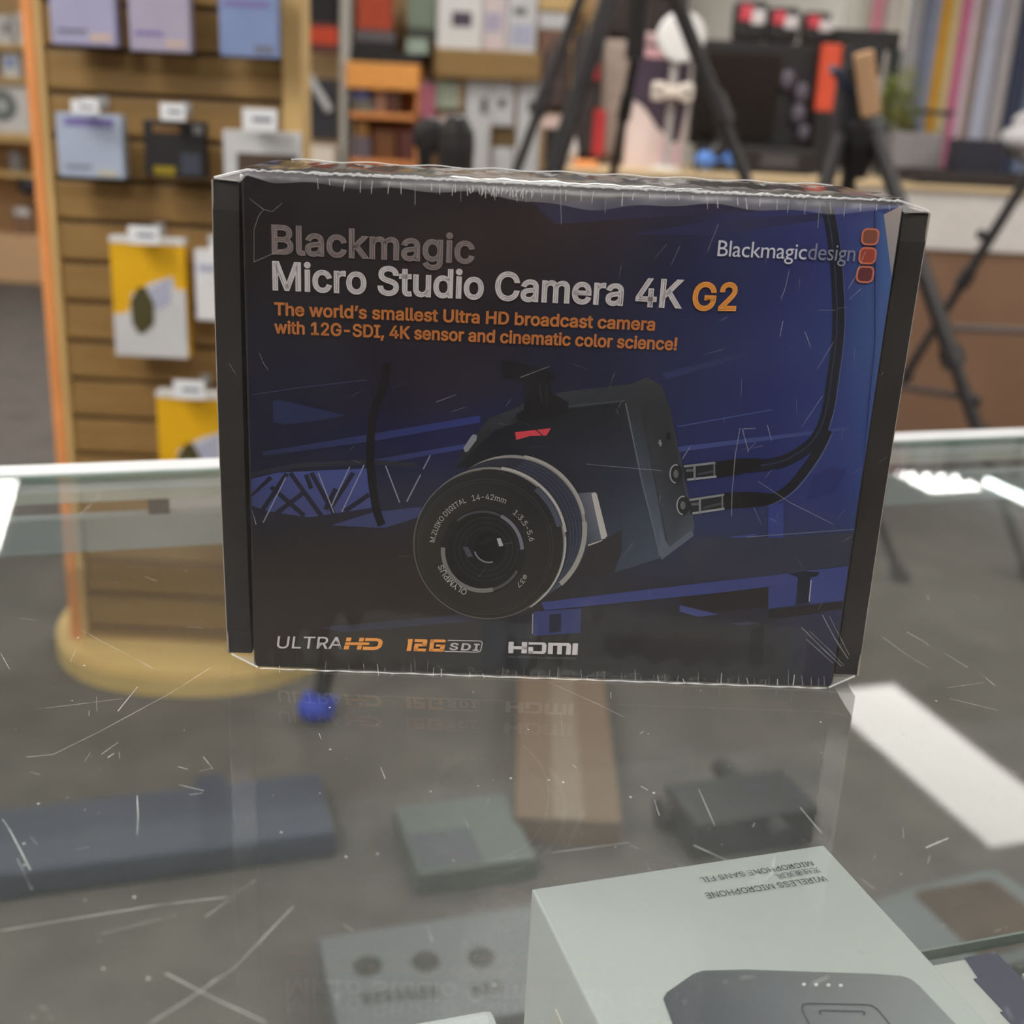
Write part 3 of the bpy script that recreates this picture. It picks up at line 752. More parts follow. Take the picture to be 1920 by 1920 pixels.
carton('storage_box', 'brown box with a white label standing on the plinth far left', 'box', (25, 388, 62, 440), LY, .2, brownm, [('paper_label', (.1, .7, .85, .95), white)], Gl, zb)

# ------------------------------------------------------------------ wall unit in the middle
MY = 6.6
zsh = lambda yy, xx=850: at_y(xx, yy, MY).z
XA, XB = at_y(560, 150, MY).x, at_y(1075, 150, MY).x
mu = thing('wall_shelving', 'wooden wall shelving with phone accessories behind the camera box', 'shelving', ((XA + XB) / 2, 7.0, 0))
mb = MB(); mb.box(XA - .2, XB + .6, MY + .36, MY + .42, 0, 2.3); obj('back_panel', mb, tanwall, mu)
xp = at_y(648, 150, MY).x
mb = MB(); mb.box(xp - .028, xp + .028, MY - .02, MY + .37, 0, 2.25, b=.004); o = obj('upright', mb, flat('pale_upright', 190, 186, 178), mu)
a, b_, c, d = ext(818, 96, 1014, 150, MY)
mb = MB(); mb.box(a, b_, MY - .12, MY + .37, c, d, b=.01); obj('shelf', mb, woodm, mu)
zmid = d
a, b_, c, d = ext(655, 98, 790, 118, MY)
mb = MB(); mb.box(a, b_, MY - .02, MY + .37, c, d, b=.004); o = obj('shelf', mb, black, mu); o['label'] = 'black shelf'
zblk = d
a, b_, c, d = ext(1012, -30, 1064, 20, MY)
mb = MB(); mb.box(a, b_ + .1, MY, MY + .37, c, d, b=.01); obj('shelf', mb, woodlight, mu)
a, b_, c, d = ext(555, 272, 642, 312, MY)
mb = MB(); mb.box(a, b_ - .03, MY - .1, MY + .37, c, d, b=.004); o = obj('ledge', mb, flat('cream_ledge', 244, 232, 214), mu); o['label'] = 'cream ledge'
zled = d
Gm = 'goods on the middle wall shelving'
o = carton('phone_case_pack', 'black hanging pack with red band, left of the pale upright', 'package', (578, 42, 634, 100), MY, .05, flat('dark_red_card', 100, 52, 46), [('red_band', (.0, .3, 1, .85), flat('red_orange_card', 214, 74, 44))], Gm)
carton('phone_case_pack', 'black hanging pack at the top, left of the pale upright', 'package', (578, -50, 633, 43), MY + .05, .08, black, [], Gm)
carton('phone_case_pack', 'red pack on a dark base on the black shelf', 'package', (670, -50, 735, 56), MY, .08, flat('rust_red_card', 186, 72, 42), [], Gm)
carton('phone_case_pack', 'grey-topped dark pack under the red pack on the black shelf', 'package', (664, 57, 742, 97), MY, .1, black, [('grey_top', (.02, .5, .98, .98), flat('mid_grey_card', 104, 98, 102))], Gm, zblk)
carton('phone_case_pack', 'grey-green pack right of the red pack', 'package', (764, -50, 822, 52), MY, .08, flat('sage_card', 128, 140, 122), [], Gm)
carton('phone_case_pack', 'dark green pack under the grey-green pack', 'package', (764, 53, 818, 72), MY, .08, flat('dark_sage_card', 70, 74, 64), [], Gm)
carton('phone_case_pack', 'pale green pack beside the wooden shelf edge', 'package', (762, 73, 802, 98), MY, .08, flat('mint_card', 168, 184, 168), [], Gm, zblk)
o = carton('phone_case_pack', 'tall black case pack with a grey diagonal strap above the cream ledge', 'package', (575, 148, 632, 262), MY, .06, flat('slate_black', 52, 52, 58), [], Gm)
p, q = at_y(577, 140, MY - .02), at_y(618, 208, MY - .02)
mb = MB(); mb.tube([p, q], .022, n=8); obj('strap', mb, palegrey, o)
carton('camera_box', 'white box with dark camera picture on the wooden shelf', 'box', (820, -50, 904, 93), MY - .06, .25, white, [('printed_picture', (.33, .3, .78, .5), flat('plum_picture', 78, 66, 84))], Gm, zmid)
carton('camera_box', 'pinkish white box with lilac print in the middle of the wooden shelf', 'box', (906, -50, 950, 95), MY - .06, .25, flat('pinkish_card', 214, 200, 200), [('printed_picture', (.1, .25, .8, .5), flat('lilac_picture', 178, 168, 192))], Gm, zmid)
carton('camera_box', 'white box with small grey picture at the right end of the wooden shelf', 'box', (952, -50, 1007, 98), MY - .06, .25, palegrey, [('printed_picture', (.2, .47, .65, .57), flat('smoke_picture', 96, 98, 100)), ('printed_field', (.15, .08, .9, .36), lilacgrey)], Gm, zmid)
carton('label_holder', 'white shelf label strip at the far right end of the wooden shelving', 'label', (1010, 24, 1064, 54), MY, .02, palegrey, [], Gm)
carton('storage_box', 'brown box right of the wooden shelf', 'box', (1013, 57, 1066, 110), MY, .25, flat('brown_card', 128, 92, 74), [], Gm)
# orange bin rack
a, b_, c, d = ext(650, 118, 786, 345, MY)
t = thing('orange_rack', 'orange display rack with small mixed goods behind the camera box', 'rack', ((a + b_) / 2, MY, 0))
mb = MB(); mb.box(a, b_, MY - .045, MY - .022, at_y(720, 168, MY).z, d, b=.008); obj('header', mb, flat('orange_header', 250, 172, 88), t)
mb = MB(); mb.box(a, b_, MY + .28, MY + .32, 0, d); obj('back_panel', mb, orangem, t)
mb = MB(); mb.box(a, a + .02, MY - .02, MY + .3, 0, d); obj('side_panel', mb, flat('beige_side', 190, 160, 130), t)
mb = MB(); mb.box(b_ - .02, b_, MY - .02, MY + .3, 0, d); obj('side_panel', mb, orangem, t)
zA, zB = at_y(720, 212, MY).z, at_y(720, 300, MY).z
for zz in (zA, zB, .35):
    mb = MB(); mb.box(a, b_, MY - .02, MY + .3, zz - .03, zz); obj('shelf', mb, orangem, t)
Gr = 'small goods in the orange rack'
carton('small_pack', 'violet-blue small pack top left in the orange rack', 'package', (660, 158, 692, 186), MY + .02, .1, flat('violet_blue_card', 110, 112, 170), [], Gr)
carton('small_pack', 'grey small pack below the violet-blue one in the orange rack', 'package', (664, 187, 700, 212), MY, .1, flat('grey_olive_card', 118, 112, 100), [], Gr, zA)
carton('small_pack', 'pink-brown small pack on the top shelf of the orange rack', 'package', (704, 172, 722, 212), MY, .1, flat('pink_brown_card', 168, 118, 96), [], Gr, zA)
carton('small_pack', 'dark brown small pack on the top shelf of the orange rack', 'package', (724, 168, 750, 212), MY, .1, flat('dark_brown_card', 92, 54, 36), [], Gr, zA)
carton('small_pack', 'brown small pack on the lower shelf of the orange rack', 'package', (664, 228, 690, 258), MY + .03, .1, flat('ochre_card', 160, 112, 56), [], Gr)
carton('small_pack', 'grey-violet small pack on the lower shelf of the orange rack', 'package', (660, 256, 694, 300), MY, .1, flat('grey_violet_card', 112, 98, 106), [], Gr, zB)
carton('small_pack', 'dark red small pack on the lower shelf of the orange rack', 'package', (748, 246, 776, 300), MY, .1, flat('dark_red_card', 100, 52, 46), [], Gr, zB)
carton('small_pack', 'brown flat pack in the middle of the orange rack', 'package', (700, 244, 742, 300), MY + .05, .1, flat('dark_ochre_card', 120, 76, 40), [], Gr, zB)
# hanging goods right of it
def hung(name, lab, rect, m, prints=()):
    o = carton(name, lab, 'package', rect, MY - .05, .05, m, prints, 'packs hanging under the wooden shelf')
    X0, X1, Z0, Z1 = ext(*rect, MY - .05)
    mb = MB(); mb.tube([((X0 + X1) / 2, MY - .08, Z1 + .004), ((X0 + X1) / 2, MY + .35, Z1 + .004)], .006, n=6)
    mb.box((X0 + X1) / 2 - .02, (X0 + X1) / 2 + .02, MY - .03, MY - .02, Z1 - .02, Z1 + .012)
    obj('hang_tab', mb, greyplastic, o)
hung('accessory_pack', 'pink pack hanging beside the orange rack', (788, 156, 816, 228), flat('rose_card', 178, 98, 118))
hung('accessory_pack', 'green and white striped pack hanging beside the pink one', (818, 153, 868, 204), flat('green_white_card', 176, 182, 162),
     [('printed_stripe', (.15, 0, .3, 1), flat('sage_card', 128, 140, 122)), ('printed_stripe', (.55, 0, .68, 1), flat('sage_card', 128, 140, 122)), ('printed_stripe', (.85, 0, .97, 1), flat('ochre_card', 160, 112, 56))])
hung('accessory_pack', 'small pinkish white pack under the striped one', (824, 216, 868, 266), flat('pink_white_card', 214, 188, 180))
spot = flat('dark_spot', 56, 60, 58)
hung('accessory_pack', 'long white pack with upright dark spot, leftmost of three under the wooden shelf', (872, 150, 919, 332), palegrey, [('printed_picture', (.6, .66, .85, .82), spot)])
hung('accessory_pack', 'white pack with small dark spot, middle of three under the wooden shelf', (922, 150, 964, 236), palegrey, [('printed_picture', (.3, .4, .62, .58), spot)])
hung('accessory_pack', 'long white pack with dark spot, right of three under the wooden shelf', (969, 152, 1012, 330), palegrey, [('printed_picture', (.45, .68, .8, .8), spot)])
carton('storage_box', 'olive brown square box below the middle white pack', 'box', (924, 238, 964, 275), MY, .2, flat('olive_brown_card', 122, 98, 60), [], Gm)
carton('storage_box', 'pale round-cornered box at the bottom under the olive brown box', 'box', (922, 277, 964, 345), MY - .02, .25, palegrey, [], Gm, bev=.03)
# ------------------------------------------------------------------ long white and brown counter on the right
KY = 4.05
kz = 0.955
ct = thing('long_counter', 'long white-fronted counter with brown panel and beige top at the right', 'counter', (2.0, KY + .35, 0))
mb = MB(); mb.box(.12, 4.2, KY, KY + .95, kz - .02, kz, b=.004); obj('worktop', mb, flat('beige_top', 216, 190, 150), ct)
mb = MB(); mb.box(.14, 4.18, KY + .015, KY + .04, .725, kz - .02, b=.004); obj('white_front', mb, flat('warm_white_front', 226, 220, 216), ct)
mb = MB(); mb.box(.14, 4.18, KY + .03, KY + .06, .0, .725); obj('brown_front', mb, brownm, ct)
mb = MB(); mb.box(.14, .18, KY + .04, KY + .93, 0, kz - .02); obj('side_panel', mb, brownm, ct)
mb = MB(); mb.box(4.14, 4.18, KY + .04, KY + .93, 0, kz - .02); obj('side_panel', mb, brownm, ct)
QY = KY + .25
Gc = 'goods on the long counter'
# dark bags and the standee
def bag(name, lab, rect, Y, depth, m, group=None, z0=None, strap=True):
    X0, X1, Z0, Z1 = ext(*rect, Y)
    if z0 is not None:
        Z0 = z0
    w_, h_ = X1 - X0, Z1 - Z0
    t = thing(name, lab, 'bag', ((X0 + X1) / 2, Y + depth / 2, Z0), 0, group)
    mb = MB(); mb.box(X0, X1, Y, Y + depth, Z0, Z1, b=min(w_, h_, depth) * .1); obj('body', mb, m, t, smooth=False)
    mb = MB(); mb.box(X0 + w_ * .12, X1 - w_ * .12, Y - .02, Y + .02, Z0 + h_ * .08, Z0 + h_ * .5, b=.012); obj('front_pocket', mb, m, t)
    if strap:
        mb = MB(); mb.tube([(X0 + w_ * .35, Y + depth * .5, Z1 - .005), (X0 + w_ * .38, Y + depth * .5, Z1 + .04), (X0 + w_ * .62, Y + depth * .5, Z1 + .04), (X0 + w_ * .65, Y + depth * .5, Z1 - .005)], .008, n=8)
        obj('handle', mb, black, t)
    return t
bag('camera_bag', 'dark brown camera bag on the counter left of the tripod legs', (1014, 92, 1068, 212), QY + .1, .2, mat('brown_cloth', rgb(66, 52, 48), .85, noise=.15, nscale=40), Gc, None)
t = bag('camera_bag', 'black camera bag with red side strips beside the beige pouch', (1073, 62, 1124, 285), QY + .05, .2, darkcloth, Gc, kz)
a, b_, c, d = ext(1106, 110, 1124, 150, QY + .04)
mb = MB(); mb.box(a, b_, QY + .035, QY + .07, c, d, b=.004); o = obj('red_strip', mb, flat('deep_red', 176, 44, 48), t)
a, b_, c, d = ext(1106, 205, 1134, 292, QY + .04)
mb = MB(); mb.box(a, b_, QY + .035, QY + .07, c, d, b=.004); o = obj('red_strip', mb, flat('deep_red', 176, 44, 48), t)
bag('camera_bag', 'large black backpack behind the tripod column at the top', (1128, -60, 1292, 78), QY + .45, .3, darkcloth, Gc)
bag('pouch', 'beige padded pouch standing between red strip and pink display', (1126, 74, 1180, 290), QY + .15, .12, mat('taupe_cloth', rgb(160, 144, 134), .85, noise=.08, nscale=40), Gc, kz, strap=False)
carton('small_pack', 'small pink-white box under the dark brown bag', 'box', (1016, 216, 1062, 241), QY + .1, .12, flat('pink_white_card', 214, 188, 180), [], Gc)
carton('small_pack', 'small black box under the pink-white box', 'box', (1022, 242, 1062, 300), QY + .1, .12, black, [], Gc, kz)
mb = MB(); c = at_y(1070, 242, QY - .05)
mb.lathe([(.004, 0), (.03, .0), (.032, .06), (.02, .11), (.012, .13), (.002, .135)], (c.x, QY - .05, kz), n=18)
tag(obj('small_bottle', mb, palegrey, smooth=True), 'small white bottle at the foot of the black camera bag', 'bottle', Gc)
mb = MB(); c = at_y(1002, 325, QY - .1)
mb.box(.15, .24, QY - .18, QY - .06, kz, kz + .022, b=.006)
tag(obj('packet', mb, orangem), 'small flat orange packet lying on the left end of the counter', 'packet', Gc)
# pink display box with dark wave
SY = QY + .02
X0, X1, Z0, Z1 = ext(1178, 62, 1290, 330, SY)
Z0 = kz
t = thing('display_standee', 'pink and white product display with a dark purple wave on the counter', 'display', ((X0 + X1) / 2, SY + .03, kz))
W_, H_ = X1 - X0, Z1 - Z0
mb = MB(); mb.box(X0, X1, SY, SY + .05, Z0, Z1, b=.004); obj('panel', mb, flat('blush_white', 226, 208, 204), t)
pt = lambda a, b_: (X0 + a * W_, Z0 + b_ * H_)
mb = MB(); mb.prism([pt(.04, .98), pt(.04, .52), pt(.26, .46), pt(.5, .32), pt(.8, .2), pt(.9, .22), pt(.98, .45), pt(.98, .98)], SY - .002, SY + .001)
obj('printed_wave', mb, flat('dark_plum', 66, 52, 68), t)
mb = MB(); mb.prism([pt(.05, .9), pt(.05, .83), pt(.9, .81), pt(.9, .88)], SY - .0035, SY)
obj('printed_band', mb, flat('dusty_pink', 206, 158, 164), t)
mb = MB(); mb.prism([pt(.15, .99), pt(.15, .92), pt(.5, .92), pt(.5, .99)], SY - .0035, SY)
obj('printed_patch', mb, flat('dusty_rose', 178, 146, 148), t)
mb = MB(); mb.prism([pt(.55, .05), pt(.6, .25), pt(.8, .16), pt(.95, .18), pt(.96, .04)], SY - .003, SY)
obj('printed_corner', mb, flat('soft_pink', 228, 196, 206), t)
# white round-headed stand
c = at_y(1277, 70, QY - .1)
t = thing('desk_stand', 'white stand with a round disc head and a crossbar in front of the pink display', 'stand', (c.x, QY - .1, kz))
mb = MB(); mb.lathe([(.001, -.022), (.08, -.02), (.088, -.01), (.088, .01), (.001, .014)], (c.x, QY - .1, c.z), axis='y', n=32); obj('disc', mb, white, t, smooth=False)
q = at_y(1264, 130, QY - .1)
mb = MB(); mb.tube([(q.x, QY - .09, c.z - .05), (q.x, QY - .09, kz + .01)], .013, n=12); obj('stem', mb, flat('light_grey_stem', 176, 170, 168), t)
a, b_, z1, z2 = ext(1222, 154, 1300, 190, QY - .12)
mb = MB(); mb.box(a, b_, QY - .14, QY - .085, z1 + .012, z2 - .012, b=.012)
mb.box(a, a + .05, QY - .14, QY - .085, z1, z2, b=.014); mb.box(b_ - .05, b_, QY - .14, QY - .085, z1, z2, b=.014)
obj('crossbar', mb, flat('cream_plastic', 224, 212, 200), t)
mb = MB(); mb.lathe([(.06, 0), (.06, .01), (.02, .016)], (q.x, QY - .09, kz), n=24); obj('foot', mb, white, t)
# mini stand with blue knobs
bl = flat('blue_knob', 90, 140, 220, .35)
c = at_y(1355, 250, QY - .15)
t = thing('knob_stand', 'short black stand with three blue knobs on the counter', 'stand', (c.x, QY - .15, kz))
mb = MB()
for dx, dy in ((-.09, -.05), (.09, -.05), (0, .09)):
    mb.tube([(c.x, QY - .15, kz + .12), (c.x + dx, QY - .15 + dy, kz + .008)], .008, n=8)
mb.tube([(c.x, QY - .15, kz + .1), (c.x, QY - .15, at_y(1355, 225, QY - .15).z)], .02, n=12)
obj('post', mb, blackmetal, t)
for (px, py, r_) in ((1322, 300, .036), (1376, 297, .036), (1355, 212, .026)):
    k = at_y(px, py, QY - .17)
    mb = MB(); mb.sphere(k, r_, sq=(1, .8, .95)); mb.tube([k, (c.x, QY - .15, k.z)], .007, n=8)
    obj('knob', mb, bl, t, smooth=True)
# open hard case with foam
FY = QY + .3
X0, X1, Z0, Z1 = ext(1300, 78, 1545, 270, FY)
t = thing('hard_case', 'open black hard case with dimpled grey foam in its upright lid', 'case', ((X0 + X1) / 2, FY, kz))
mb = MB(); mb.box(X0, X1, FY, FY + .07, kz + .09, Z1, b=.012); obj('lid', mb, black, t)
fx1 = X0 + (X1 - X0) * .64
mb = MB()
nx, nz = 22, 16
fx0, fz0, fz1 = X0 + .02, kz + .13, Z1 - .05
vs, fs = [], []
for j in range(nz * 2 + 1):
    for i in range(nx * 2 + 1):
        h = .012 * (math.cos(i * math.pi) * math.cos(j * math.pi))
        vs.append((fx0 + (fx1 - fx0) * i / (nx * 2), FY - .016 + h, fz0 + (fz1 - fz0) * j / (nz * 2)))
for j in range(nz * 2):
    for i in range(nx * 2):
        n0 = j * (nx * 2 + 1) + i
        fs.append((n0, n0 + 1, n0 + nx * 2 + 2, n0 + nx * 2 + 1))
mb.faces(vs, fs); obj('foam', mb, mat('foam', rgb(98, 88, 82), .95, noise=.1, nscale=60), t)
mb = MB(); mb.box(X0 + .02, X1 - .06, FY - .26, FY - .02, kz, kz + .1, b=.015); obj('bottom_shell', mb, black, t)
a, b_, c, d = ext(1425, 290, 1495, 316, FY - .27)
mb = MB(); mb.box(a, b_, FY - .275, FY - .255, c, d, b=.004); obj('handle', mb, flat('dark_grey_handle', 72, 70, 74), t)
# goods hung in front of the right part of the case lid
mb = MB()
for k, (px, py, r_) in enumerate(((1478, 150, .03), (1504, 175, .03), (1498, 215, .03), (1508, 250, .026))):
    p = at_y(px, py, FY - .03); mb.sphere((p.x, FY - .024, p.z), r_, sq=(1, .7, 1.4))
o = obj('cable_coil', mb, flat('grey_lilac_cable', 92, 86, 98), origin=(at_y(1500, 200, FY).x, FY - .02, at_y(1500, 200, FY).z), smooth=True)
tag(o, 'grey-lilac cable bundle hanging before the right part of the case lid', 'cable')
a, b_, c, d = ext(1534, 82, 1572, 205, FY - .04)
t = thing('upright_tool', 'orange-red upright tool with a knob between hard case and black rack', 'tool', ((a + b_) / 2, FY - .04, kz))
mb = MB(); mb.box(a, b_, FY - .06, FY - .02, c - .01, d, b=.01); obj('body', mb, flat('orange_red', 222, 84, 54), t)
mb = MB(); mb.box(a + .004, b_ - .004, FY - .058, FY - .022, kz, c - .008, b=.008); obj('grip', mb, black, t)
mb = MB(); mb.sphere((b_ + .005, FY - .04, (c + d) / 2 + .02), .026); obj('knob', mb, flat('orange_red_knob', 224, 92, 66), t, smooth=True)
# black rack behind the second tripod
RY = FY + .1
a, b_, c, d = ext(1555, 56, 1690, 90, RY)
t = thing('black_rack', 'black open rack with a flat top behind the second tripod head', 'rack', ((a + b_) / 2, RY + .15, kz))
mb = MB(); mb.box(a, b_, RY, RY + .3, c, d, b=.006); obj('top_board', mb, black, t)
p = at_y(1674, 150, RY).x
mb = MB(); mb.box(p - .022, p + .022, RY, RY + .04, kz, c); obj('post', mb, flat('black_green', 34, 44, 42), t)
mb = MB(); mb.box(a, a + .045, RY, RY + .04, kz, c); obj('post', mb, black, t)
mb = MB(); mb.box(a + .04, a + .16, RY + .26, RY + .3, kz, c); obj('back_board', mb, black, t)
# three black bags with red and white labels along the top of the case
zc = Z1
for k, (x0, y0, x1, y1) in enumerate(((1376, 2, 1438, 82), (1438, 14, 1498, 84), (1504, 22, 1556, 86))):
    lab = ('leftmost', 'middle', 'rightmost')[k] + ' of three black pouches with red and white labels on the case lid'
    X0, X1, Z0, Z1_ = ext(x0, y0, x1, y1, FY + .02)
    t = thing('labelled_pouch', lab, 'pouch', ((X0 + X1) / 2, FY + .05, zc), 0, 'three labelled pouches')
    mb = MB(); mb.box(X0, X1, FY - .0, FY + .09, zc, Z1_, b=.02); obj('body', mb, black, t)
    xx = X0 + (X1 - X0) * .14
    zz = zc + (Z1_ - zc) * .5
    mb = MB(); mb.box(xx, xx + .05, FY - .006, FY + .02, zz, Z1_ - .015, b=.004); obj('red_label', mb, flat('label_red', 206, 70, 84), t)
    mb = MB(); mb.box(xx + .045, xx + .1, FY - .006, FY + .02, zz - .012, Z1_ - .03, b=.004); obj('white_label', mb, flat('label_white', 214, 206, 208), t)
# potted plant
PYq = QY + .2
c = at_y(1715, 285, PYq)
t = thing('potted_plant', 'small bushy green plant in a grey square pot beside the black rack', 'plant', (c.x, PYq, kz))
a, b_, z1, z2 = ext(1672, 248, 1762, 332, PYq - .08)
mb = MB(); mb.box(a, b_, PYq - .08, PYq + .1, kz, z2, b=.008); obj('pot', mb, flat('pot_grey', 142, 138, 140), t)
random.seed(4)
mb = MB()
pc = at_y(1682, 205, PYq)
for k in range(420):
    a_ = random.uniform(0, 6.283); el = random.uniform(-.9, 1.3); r_ = random.uniform(.04, .13)
    base = Vector((pc.x + r_ * .7 * math.cos(a_) * math.cos(el), PYq + r_ * .7 * math.sin(a_) * math.cos(el), pc.z + r_ * 1.15 * math.sin(el)))
    d = Vector((math.cos(a_), math.sin(a_), random.uniform(-.2, 1))).normalized()
    s = d.cross(Vector((0, 0, 1))).normalized() * .008
    L_ = random.uniform(.03, .05)
    mb.face([base - s * .3, base + d * L_ * .5 - s, base + d * L_, base + d * L_ * .5 + s])
obj('foliage', mb, mat('leaf', rgb(150, 160, 78), .6, noise=.25, nscale=30), t)
mb = MB()
for k in range(6):
    mb.tube([(a + .06 + k * .012, PYq, z2 - .01), (pc.x + (k - 3) * .015, PYq + (k % 3 - 1) * .02, pc.z)], .004, n=6)
obj('stem', mb, mat('stem_green', rgb(90, 84, 48), .7, noise=.2), t)
# right end of the counter
carton('black_box', 'plain black box on the tray at the right end of the counter', 'box', (1800, 262, 1882, 318), KY + .1, .15, flat('blue_black', 42, 42, 52), [], Gc, kz + .0205)
X0, X1, Z0, Z1 = ext(1715, 318, 1990, 340, KY + .05)
t = thing('dark_tray', 'flat dark tray with a raised rim along the counter at the far right', 'tray', ((X0 + X1) / 2, KY + .2, kz))
mb = MB(); mb.box(X0, X1, KY + .04, KY + .32, kz, kz + .02, b=.004); obj('bottom', mb, flat('dark_tray_mat', 52, 46, 46), t)
mb = MB(); mb.box(X0, X1, KY + .31, KY + .325, kz + .015, kz + .05, b=.004); obj('rim', mb, flat('dark_tray_mat', 52, 46, 46), t)
mb = MB(); mb.box(X0, X1, KY + .035, KY + .05, kz + .015, kz + .05, b=.004); obj('rim', mb, flat('dark_tray_mat', 52, 46, 46), t)
mb = MB()
c = at_y(1925, 300, KY + .2)
for k in range(5):
    mb.sphere((c.x + .05 * math.cos(k * 1.9), KY + .22 + .03 * math.sin(k * 2.3), kz + .115 + .03 * k), .07, sq=(1.1, .9, .7))
tag(obj('crumpled_cloth', mb, mat('white_cloth', rgb(206, 204, 206), .9, noise=.06, nscale=12, bump=.4), smooth=True), 'crumpled white cloth on the dark tray at the right frame edge', 'cloth')
# paper backdrop rolls standing behind the counter
BYr = 5.35
rolls = [(1571, 1618, 202, 200, 192, 'cream white'), (1620, 1644, 222, 150, 168, 'rose pink'), (1644, 1684, 206, 200, 194, 'off white'), (1690, 1718, 168, 168, 174, 'mid grey'), (1718, 1736, 128, 136, 158, 'slate blue'),
         (1736, 1750, 156, 164, 192, 'pale slate'), (1750, 1770, 216, 164, 62, 'golden yellow'), (1770, 1786, 218, 206, 160, 'pale cream'),
         (1786, 1806, 206, 122, 160, 'strong pink'), (1806, 1820, 224, 208, 222, 'pinkish white'), (1820, 1834, 160, 144, 136, 'taupe'), (1834, 1866, 188, 194, 216, 'pale lavender'),
         (1866, 1896, 178, 176, 182, 'light grey'), (1896, 1926, 62, 70, 98, 'navy blue'), (1926, 1960, 128, 140, 170, 'dusty blue')]
for x0, x1, r_, g_, b_, nm in rolls:
    a, c = at_y(x0, 120, BYr).x, at_y(x1, 120, BYr).x
    xm, rad = (a + c) / 2, (c - a) / 2 * .98
    t = thing('backdrop_roll', nm + ' paper backdrop roll standing upright behind the counter', 'paper roll', (xm, BYr, 0), 0, 'paper backdrop rolls')
    mb = MB(); mb.tube([(xm, BYr, 0), (xm, BYr, 2.35)], rad, n=20); obj('paper', mb, flat('paper_' + nm.replace(' ', '_'), r_, g_, b_, .8), t, smooth=False)
    mb = MB(); mb.tube([(xm, BYr, 2.35), (xm, BYr, 2.39)], rad * .5, n=14); obj('core', mb, brownm, t)
a, b_, c, d = ext(1728, 206, 1812, 216, QY + .3)
t = thing('clamp_bar', 'thin dark clamp bar on a post before the paper rolls', 'clamp', ((a + b_) / 2, QY + .45, kz))
mb = MB(); mb.box(a, b_, QY + .43, QY + .46, c, d, b=.004); obj('bar', mb, blackmetal, t)
mb = MB(); mb.tube([(b_ - .03, QY + .45, kz), (b_ - .03, QY + .45, c)], .008, n=8); obj('post', mb, greyplastic, t)

# ------------------------------------------------------------------ tripods
def tripod_leg(mb, top, foot, r0=.016, r1=.011, split=(.38, .68)):
    top, foot = Vector(top), Vector(foot)
    for a, b_, r_ in ((0, split[0] + .02, r0), (split[0], split[1] + .02, (r0 + r1) / 2), (split[1], .985, r1)):
        mb.tube([top.lerp(foot, a), top.lerp(foot, b_)], r_, n=10)
    for s in split:
        mb.tube([top.lerp(foot, s - .015), top.lerp(foot, s + .025)], r0 * 1.45, n=10)


def foot_cap(top, foot, m, parent, r=.02):
    d = (Vector(foot) - Vector(top)).normalized()
    mb = MB(); mb.tube([Vector(foot) - d * .05, Vector(foot) - d * .012], r, n=10)
    mb.sphere(Vector(foot) + Vector((0, 0, r * .8)), r, n=10, sq=(1, 1, .8))
    obj('rubber_foot', mb, m, parent)


def to_floor(x0, y0, x1, y1, Y0, dY):
    """leg through two photo points: the top point on plane Y0, leaning dY away over its length, carried down to the floor"""
    p = at_y(x0, y0, Y0)
    q = at_y(x1, y1, Y0 + dY)
    t_ = p.z / (p.z - q.z)
    return p, p + (q - p) * t_


TY = 3.0
# first tripod, apex above the frame
ap = at_y(1186, -190, TY)
t = thing('tripod', 'tall black tripod whose legs spread from above the frame at centre right', 'tripod', (ap.x, TY, 0))
legs = [to_floor(1087, 0, 963, 335, TY - .1, -.12), to_floor(1268, 0, 1398, 335, TY - .1, -.12), to_floor(1190, 110, 1148, 335, TY + .1, .2)]
for p, q in legs:
    mb = MB(); a = ap + Vector(((p.x - ap.x) * .12, (p.y - ap.y) * .12, 0)); a = p + (p - q).normalized() * ((ap.z - p.z) / (p - q).normalized().z)
    tripod_leg(mb, a, q, .021 if q.x > .5 else .014, .012, (.3, .62)); l = obj('leg', mb, blackmetal, t)
    foot_cap(a, q, black, l)
mb = MB(); p = at_y(1190, 112, TY); mb.tube([(p.x, TY, ap.z + .1), (p.x, TY, p.z)], .026, n=14); obj('centre_column', mb, blackmetal, t)
mb = MB(); mb.lathe([(.05, -.05), (.075, -.02), (.075, .03), (.04, .06)], (ap.x, TY, ap.z), n=20); obj('spider', mb, black, t)
# single leaning monopod
p, q = to_floor(1142, 0, 1032, 340, TY + .35, -.1)
t = thing('monopod', 'thick black monopod leaning behind the left leg of the tall tripod', 'monopod', q)
top = p + (p - q).normalized() * .25
mb = MB(); tripod_leg(mb, top, q, .03, .02, (.45, .75)); obj('tube', mb, blackmetal, t)
foot_cap(top, q, black, t, .024)
mb = MB(); mb.tube([top, top + (top - q).normalized() * .06], .034, n=14); obj('head', mb, black, t)

